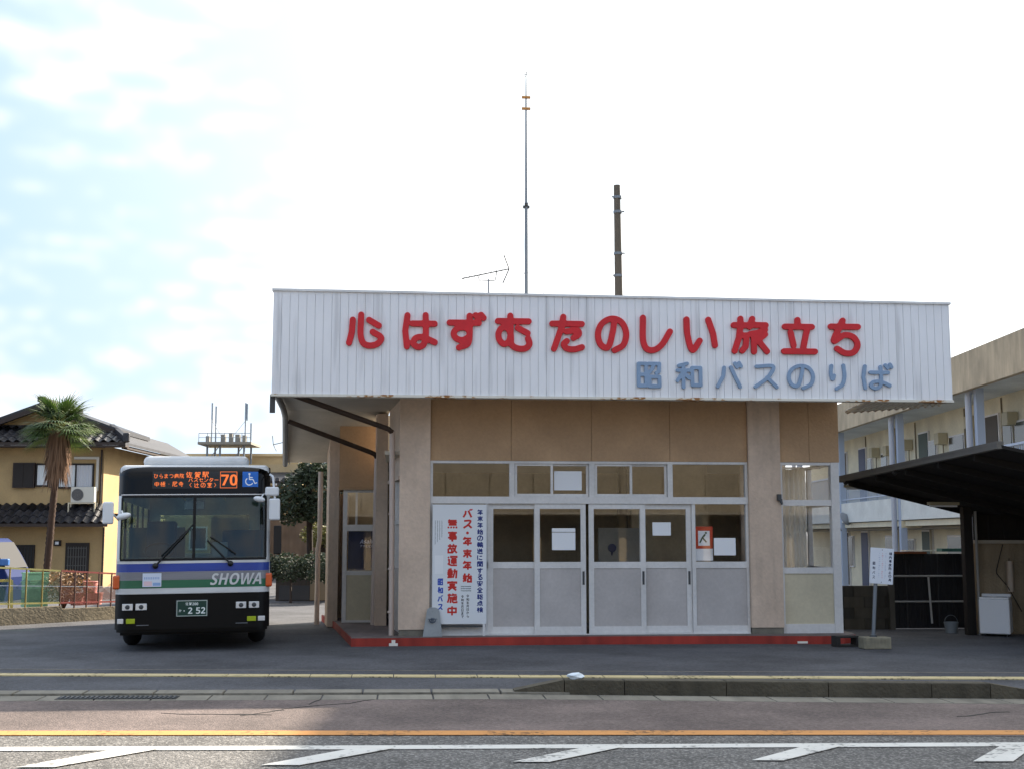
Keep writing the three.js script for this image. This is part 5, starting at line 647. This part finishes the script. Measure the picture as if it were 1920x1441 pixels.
// ---------- apartment block ----------
{
  const A = plotThing('apartment_block', 'long two-storey cream apartment block with blue columns and beige parapet', 'building', 10.9, 0, 0), z0 = -52, z1 = -25.4;
  mesh('wall', bx(1.2, 5.4, 0, 5.2, z0, z1), mat.aptWall, A);
  mesh('floor_slab', bx(0, 1.2, 2.22, 2.84, z0, z1), mat.aptSlab, A); mesh('roof_slab', bx(-0.3, 5.4, 5.2, 5.3, z0, z1), mat.aptSlab, A);
  for (let i = 0; i < 5; i++) mesh('parapet_panel', bx(-0.36, -0.22, 5.12, 6.0, z0 + i * 5.32 + 0.01, z0 + (i + 1) * 5.32 - 0.01), mat.aptParapet, A); mesh('parapet', bx(-0.2, 5.4, 5.3, 5.95, z0, z0 + 0.15), mat.aptParapet, A);
  mesh('under_beam', [bx(0.1, 1.2, 2.05, 2.2, z0, z1), bx(0, 1.2, 2.0, 2.2, -36.2, -36)], mat.aptWall, A);
  for (const d of [48.8, 42.6, 36.1, 29.9]) { const c = mesh('column', bx(-0.02, 0.16, 0, 5.2, -d - 0.09, -d + 0.09), mat.blueSteel, A); mesh('column_pipe', bar([-0.12, 0, -d - 0.16], [-0.12, 5.05, -d - 0.16], 0.075, 0.075, 14), M('#b4b9c2', 0.5), c); mesh('pipe_elbow', tube([[-0.12, 5.0, -d - 0.16], [-0.1, 5.14, -d - 0.16], [0.1, 5.18, -d - 0.16]], 0.075, 10), M('#b4b9c2', 0.5), c); }
  for (let i = 0; i < 4; i++) { const a = -[48.8, 42.6, 36.1, 29.9][i] + 0.1, b = i < 3 ? -[48.8, 42.6, 36.1, 29.9][i + 1] - 0.1 : -25.5, g = []; for (let z = a + 0.13; z < b; z += 0.13) g.push(bx(0.05, 0.07, 2.84, 3.72, z - 0.009, z + 0.009)); g.push(bx(0.03, 0.09, 2.94, 2.97, a, b)); const r = mesh('railing', bx(0.02, 0.1, 3.72, 3.77, a, b), mat.blueSteel, A); mesh('baluster', g, mat.blueSteel, r).userData.kind = 'stuff'; }
  const X = 1.2, opening = (n, d, w, y0, y1, m) => { const o = mesh(n, bx(X - 0.06, X + 0.02, y0, y1, -d - w / 2, -d + w / 2), mat.alu, A); mesh(n === 'door' ? 'door_leaf' : 'pane', bx(X - 0.075, X - 0.06, y0 + 0.05, y1 - 0.05, -d - w / 2 + 0.05, -d + w / 2 - 0.05), m, o); };
  const dg = M('#2c3030', 0.15), dg2 = M('#4c5250', 0.2);
  for (const [d, m] of [[44.0, mat.doorBlue], [37.4, mat.doorGreen], [32.0, mat.doorBrown], [46.5, mat.doorBrown]]) { opening('door', d, 0.9, 2.84, 4.8, m); opening('door', d, 0.9, 0.02, 1.95, m); }
  for (const [d, w, y0, y1] of [[43.1, 0.55, 3.3, 4.4], [41.4, 0.7, 3.3, 4.45], [39.6, 0.9, 3.3, 4.5], [36.6, 0.7, 3.3, 4.5], [34.6, 1.2, 3.2, 4.5], [31.0, 0.6, 3.4, 4.5], [30.2, 0.7, 3.3, 4.5], [28.2, 0.9, 3.3, 4.5], [26.3, 0.7, 3.3, 4.5], [46, 1.0, 0.7, 1.8], [41, 1.2, 0.8, 1.8], [39, 0.8, 0.6, 1.7], [35, 1.3, 0.7, 1.8], [33.4, 0.7, 0.7, 1.8], [29.5, 1.2, 0.7, 1.8]]) opening('window', d, w, y0, y1, d % 1 > 0.3 ? dg : dg2);
  for (const [d, y] of [[42.2, 4.35], [40.6, 4.3], [38.7, 4.35], [35.6, 4.3], [33.2, 4.55], [30.6, 4.4], [27.4, 4.4]]) { const h = mesh('wall_heater', rbx(X - 0.28, X - 0.01, y, y + 0.32, -d - 0.18, -d + 0.18, 0.02), M('#b5ab8e', 0.6), A); mesh('pipe', bar([X - 0.08, 2.84, -d], [X - 0.08, y, -d], 0.02), M('#8d8672', 0.6), h); }
  for (const d of [43.6, 40.2, 38.2, 34, 31.4, 29, 27]) mesh('wall_conduit', bar([X - 0.03, 2.84, -d], [X - 0.03, 5.15, -d], 0.02), M('#7a705c', 0.7), A);
  for (const d of [40, 37, 34.2, 31.5]) mesh('ground_pipe', bar([X - 0.06, 0, -d], [X - 0.06, 2.05, -d], 0.05), M('#a89f88', 0.7), A);
  mesh('gutter_pipe', bar([0.6, 2.0, z0], [0.6, 2.0, z1], 0.05), M('#9c988c', 0.7), A);
  const dish = plotThing('satellite_dish', 'grey satellite dish on the apartment column beside the station corner', 'satellite dish', 10.72, 2.15, 41.9); mesh('dish', new THREE.SphereGeometry(0.3, 20, 10, 0, 6.3, 0, 0.9).rotateX(1.1).rotateY(0.7).translate(0, 0.1, 0), M('#8d9298', 0.5, { side: THREE.DoubleSide }), dish); mesh('arm', bar([0, -0.2, 0], [-0.2, 0.05, 0.35], 0.014), mat.steel, dish);
}
// ---------- background on the left ----------
{
  const r = rng(9);
  const [hx, hz] = plot(-5.3, 34.5);
  const hedge = thing('clipped_hedge', 'dark clipped hedge behind the bus lane', 'hedge', [hx, 0, hz], -YAW); mesh('foliage', leaves(5200, [[-0.7, 0.95, 0, 0.6, 0.4, 0.5], [0.1, 0.95, 0, 0.6, 0.42, 0.5], [0.7, 0.9, 0, 0.45, 0.4, 0.45], [-1.4, 0.95, 0, 0.6, 0.4, 0.5]], 0.09, 21), leafM('#33402a'), hedge); mesh('stems', [-1.3, -0.6, 0.1, 0.7].map((x) => bar([x, 0, 0], [x, 0.9, 0], 0.04, 0.02)), mat.brown, hedge);
  const [sx, sz] = plot(-5.3, 35.6), sd = thing('garden_store', 'grey-brown garden store with pale door under the hedge branches', 'shed', [sx, 0, sz], -YAW); mesh('wall', bx(-1.2, 1.3, 0, 1.0, -1.5, 0), M('#5a5048', 0.9, { map: stainT }), sd); mesh('door', bx(-0.25, 0.3, 0.02, 0.92, 0, 0.04), M('#94836c', 0.85), sd); mesh('low_panel', bx(-1.1, -0.26, 0.02, 0.42, 0.0, 0.05), M('#4a4a4c', 0.8), sd); mesh('roof', bx(-1.3, 1.4, 1.0, 1.06, -1.6, 0.15), mat.brown, sd);
  const T1 = plot(-6.0, 38), T2 = plot(-4.9, 37), T3 = plot(-5.9, 40);
  tree('evergreen_tree', 'dark evergreen tree with dense crown between bus and station', T1[0], T1[1], 3, [[0, 3.1, 0, 0.9, 0.7, 0.8], [0.5, 2.6, 0.2, 0.7, 0.5, 0.6], [-0.5, 2.7, 0, 0.7, 0.6, 0.7], [0.2, 3.6, 0, 0.6, 0.4, 0.6]], 5200, 0.14, '#2f3d22', 31, 'trees behind the bus lane');
  tree('evergreen_tree', 'thin dark tree with loose branches next to the station wall', T2[0], T2[1], 3, [[0, 3.0, 0, 0.6, 0.6, 0.6], [0.3, 3.6, 0, 0.5, 0.4, 0.5], [-0.2, 2.4, 0.1, 0.5, 0.35, 0.4]], 3000, 0.12, '#35452a', 37, 'trees behind the bus lane');
  tree('small_tree', 'yellowish small tree behind the clipped hedge', T3[0], T3[1], 2, [[0, 1.8, 0, 0.7, 0.4, 0.5], [0.5, 1.7, 0, 0.5, 0.3, 0.4]], 1600, 0.12, '#6a6a34', 41, 'trees behind the bus lane');
  const N = plotThing('brown_house', 'brown-walled house with tiled eave behind the trees', 'house', -8, 0, 56); mesh('wall', bx(-5, 4.8, 0, 4.0, -5, 0), M('#9c7c4c', 0.9, { map: stuccoT }), N); mesh('lower_wall', bx(-5, 4.9, 0, 2.6, 0.02, 0.4), M('#7d6a58', 0.9, { map: stainT }), N); mesh('roof', poly3([[-5.5, 4.15, 0.8], [5.3, 4.15, 0.8], [5.3, 4.6, -0.6], [-5.5, 4.6, -0.6]], [[-5.5, 4.05, 0.8], [5.3, 4.05, 0.8], [5.3, 4.5, -0.6], [-5.5, 4.5, -0.6]]), mat.tile, N); for (let i = 0; i < 36; i++) mesh('eave_tile', new THREE.CylinderGeometry(0.09, 0.09, 0.25, 10).rotateX(Math.PI / 2 - 0.3).translate(-5.4 + i * 0.3, 4.18, 0.78), mat.tile, N); mesh('upper_block', bx(-5.5, 5, 4.6, 4.95, -5, -0.6), M('#c9b48c', 0.9, { map: stuccoT }), N); const wn = mesh('window_frame', bx(1.2, 2.5, 1.2, 2.2, 0.4, 0.46), M('#8e9aa6', 0.5), N); mesh('pane', bx(1.3, 2.4, 1.3, 2.1, 0.46, 0.47), M('#14181a', 0.15), wn);
  const ta = plotThing('house_antenna', 'roof television antenna on the brown house beyond the eave', 'antenna', -9.9, 4.9, 57); mesh('pole', bar([0, 0, 0], [0, 1.5, 0], 0.025), mat.steelDark, ta); mesh('boom', bar([-0.75, 0.95, 0], [0.35, 1.2, 0], 0.018), mat.steelDark, ta); mesh('reflector', [bar([-0.75, 0.95, 0], [-0.8, 1.35, 0], 0.016), bar([-0.75, 0.95, 0], [-0.6, 0.65, 0], 0.016)], mat.steelDark, ta); mesh('box', bx(0.0, 0.28, 0.75, 1.0, -0.05, 0.05), mat.steelDark, ta);
  const O = plotThing('office_building', 'beige flat-roofed building below the roof antenna platform', 'building', -16.5, 0, 77); mesh('wall', bx(-5, 3.8, 0, 6.6, -8, 0), M('#c9b184', 0.9, { map: stuccoT }), O); mesh('roof_edge', bx(-5.1, 3.9, 6.6, 6.75, -8.1, 0.1), M('#d8c49a', 0.9), O); for (let i = 0; i < 5; i++) for (let k = 0; k < 2; k++) { const f = mesh('window', bx(-4.5 + i * 1.7, -3.4 + i * 1.7, 1 + k * 2.8, 2.4 + k * 2.8, 0, 0.05), mat.alu, O); mesh('pane', bx(-4.4 + i * 1.7, -3.5 + i * 1.7, 1.1 + k * 2.8, 2.3 + k * 2.8, 0.05, 0.06), M('#20262a', 0.15), f); }
  const Tn = plotThing('antenna_platform', 'steel antenna platform with railings and tall mobile antennas on the flat roof', 'antenna tower', -16.67, 6.6, 75.5), sm = M('#7d868e', 0.6);
  mesh('deck', bx(-1.55, 1.55, 0.5, 0.65, -1.5, 1.5), M('#8a877c', 0.8), Tn); for (const [x, z] of [[-1.1, -1], [-0.35, 1], [0.3, -1], [1.05, 1], [-1.1, 1], [1.05, -1]]) mesh('leg', bar([x, -0.6, z], [x, 0.5, z], 0.06), sm, Tn); for (const [a, b] of [[-1.1, -0.35], [0.3, 1.05]]) mesh('brace', bar([a, -0.5, 1], [b, 0.5, 1], 0.025), sm, Tn);
  mesh('railing', [...[-1.5, -1, -0.5, 0, 0.5, 1, 1.5].map((x) => bar([x, 0.65, 1.45], [x, 1.15, 1.45], 0.018)), bar([-1.5, 1.15, 1.45], [1.5, 1.15, 1.45], 0.018), bar([-1.5, 0.9, 1.45], [1.5, 0.9, 1.45], 0.014)], sm, Tn);
  for (const [x, h] of [[-1.1, 3.05], [-0.87, 2.85], [0.88, 3.05], [1.22, 1.85]]) { const m = mesh('mast', bar([x, 0.65, 0], [x, h - 0.1, 0], 0.035), sm, Tn); mesh('antenna_panel', bar([x + 0.02, h - 1.0, 0.08], [x + 0.02, h, 0.08], 0.055), M('#9aa7b2', 0.5), m); } mesh('antenna_panel', bar([1.0, 2.0, 0.1], [1.0, 3.0, 0.1], 0.05), M('#9aa7b2', 0.5), Tn);
  for (const [x, w, h] of [[-1.2, 0.2, 0.4], [-0.3, 0.25, 0.5], [0.15, 0.2, 0.55], [0.55, 0.25, 0.5], [0.95, 0.2, 0.45]]) mesh('equipment_box', bx(x - w / 2, x + w / 2, 0.65, 0.65 + h, 0.2, 0.6), M('#85827a', 0.7), Tn); for (const [a, b] of [[-1.1, -0.4], [0.88, 0.2]]) mesh('stay', bar([a, 2.0, 0], [b, 1.0, 0.4], 0.012), sm, Tn);
}
// ---------- across the street (mirrored in the panes) and an unseen tall building added to shade the road ----------
{
  const S = thing('shop_building', 'beige two-storey shop across the road, facing the station', 'building', [0, 0, 37]); mesh('wall', [bx(-26, 22, 4.4, 8.2, 0, 9), bx(-26, 22, 0, 4.4, 1.5, 9)], M('#a79c88', 0.9, { map: stuccoT }), S);
  for (let i = 0; i < 24; i++) mesh('fascia_panel', bx(-26 + i * 2 + 0.02, -24 + i * 2 - 0.02, 2.9, 4.6, -0.12, 0), M('#9f947f', 0.85, { map: stuccoT }), S); mesh('soffit', bx(-26, 22, 2.8, 2.9, -0.1, 1.5), mat.sofit, S);
  for (let i = 0; i < 12; i++) { const x = -25.5 + i * 4, w = mesh('window', bx(x, x + 3, 5.2, 7, -0.05, 0), mat.woodDark, S); mesh('pane', bx(x + 0.1, x + 2.9, 5.3, 6.9, -0.07, -0.05), M('#15191b', 0.1), w); mesh('shop_front', bx(x, x + 3.6, 0.2, 2.7, 1.4, 1.5), M('#2c2d2c', 0.3), S); mesh('pier', bx(x - 0.35, x, 0, 2.8, 1.2, 1.5), M('#a9987a', 0.9), S); }
  mesh('roof', bx(-26.3, 22.3, 8.2, 8.6, -0.6, 9.2), mat.tile, S);
  struct('far_pavement', slab([[-60, 33], [60, 33], [60, 37.2], [-60, 37.2]], 0.005, 0.13), mat.concrete);
  const T = thing('added_shade_building', 'plain grey five-storey building added unseen behind the apartment block to shade the road', 'building', [21.3, 0, -17]); T.rotation.y = -YAW; mesh('wall', bx(0, 9, 0, 17, 0, 17), M('#a8a296', 0.9, { map: stuccoT }), T); for (let k = 0; k < 5; k++) for (let i = 0; i < 6; i++) { const f = mesh('window', bx(-0.05, 0, 0.9 + k * 2.8, 2.3 + k * 2.8, 0.8 + i * 2.8, 2.4 + i * 2.8), mat.alu, T); mesh('pane', bx(-0.07, -0.05, 1 + k * 2.8, 2.2 + k * 2.8, 0.9 + i * 2.8, 2.3 + i * 2.8), M('#1c2226', 0.12), f); }
  mesh('parapet', bx(-0.1, 9.1, 17, 17.3, -0.1, 17.1), mat.concrete, T);
}
renderer.render(scene, camera);
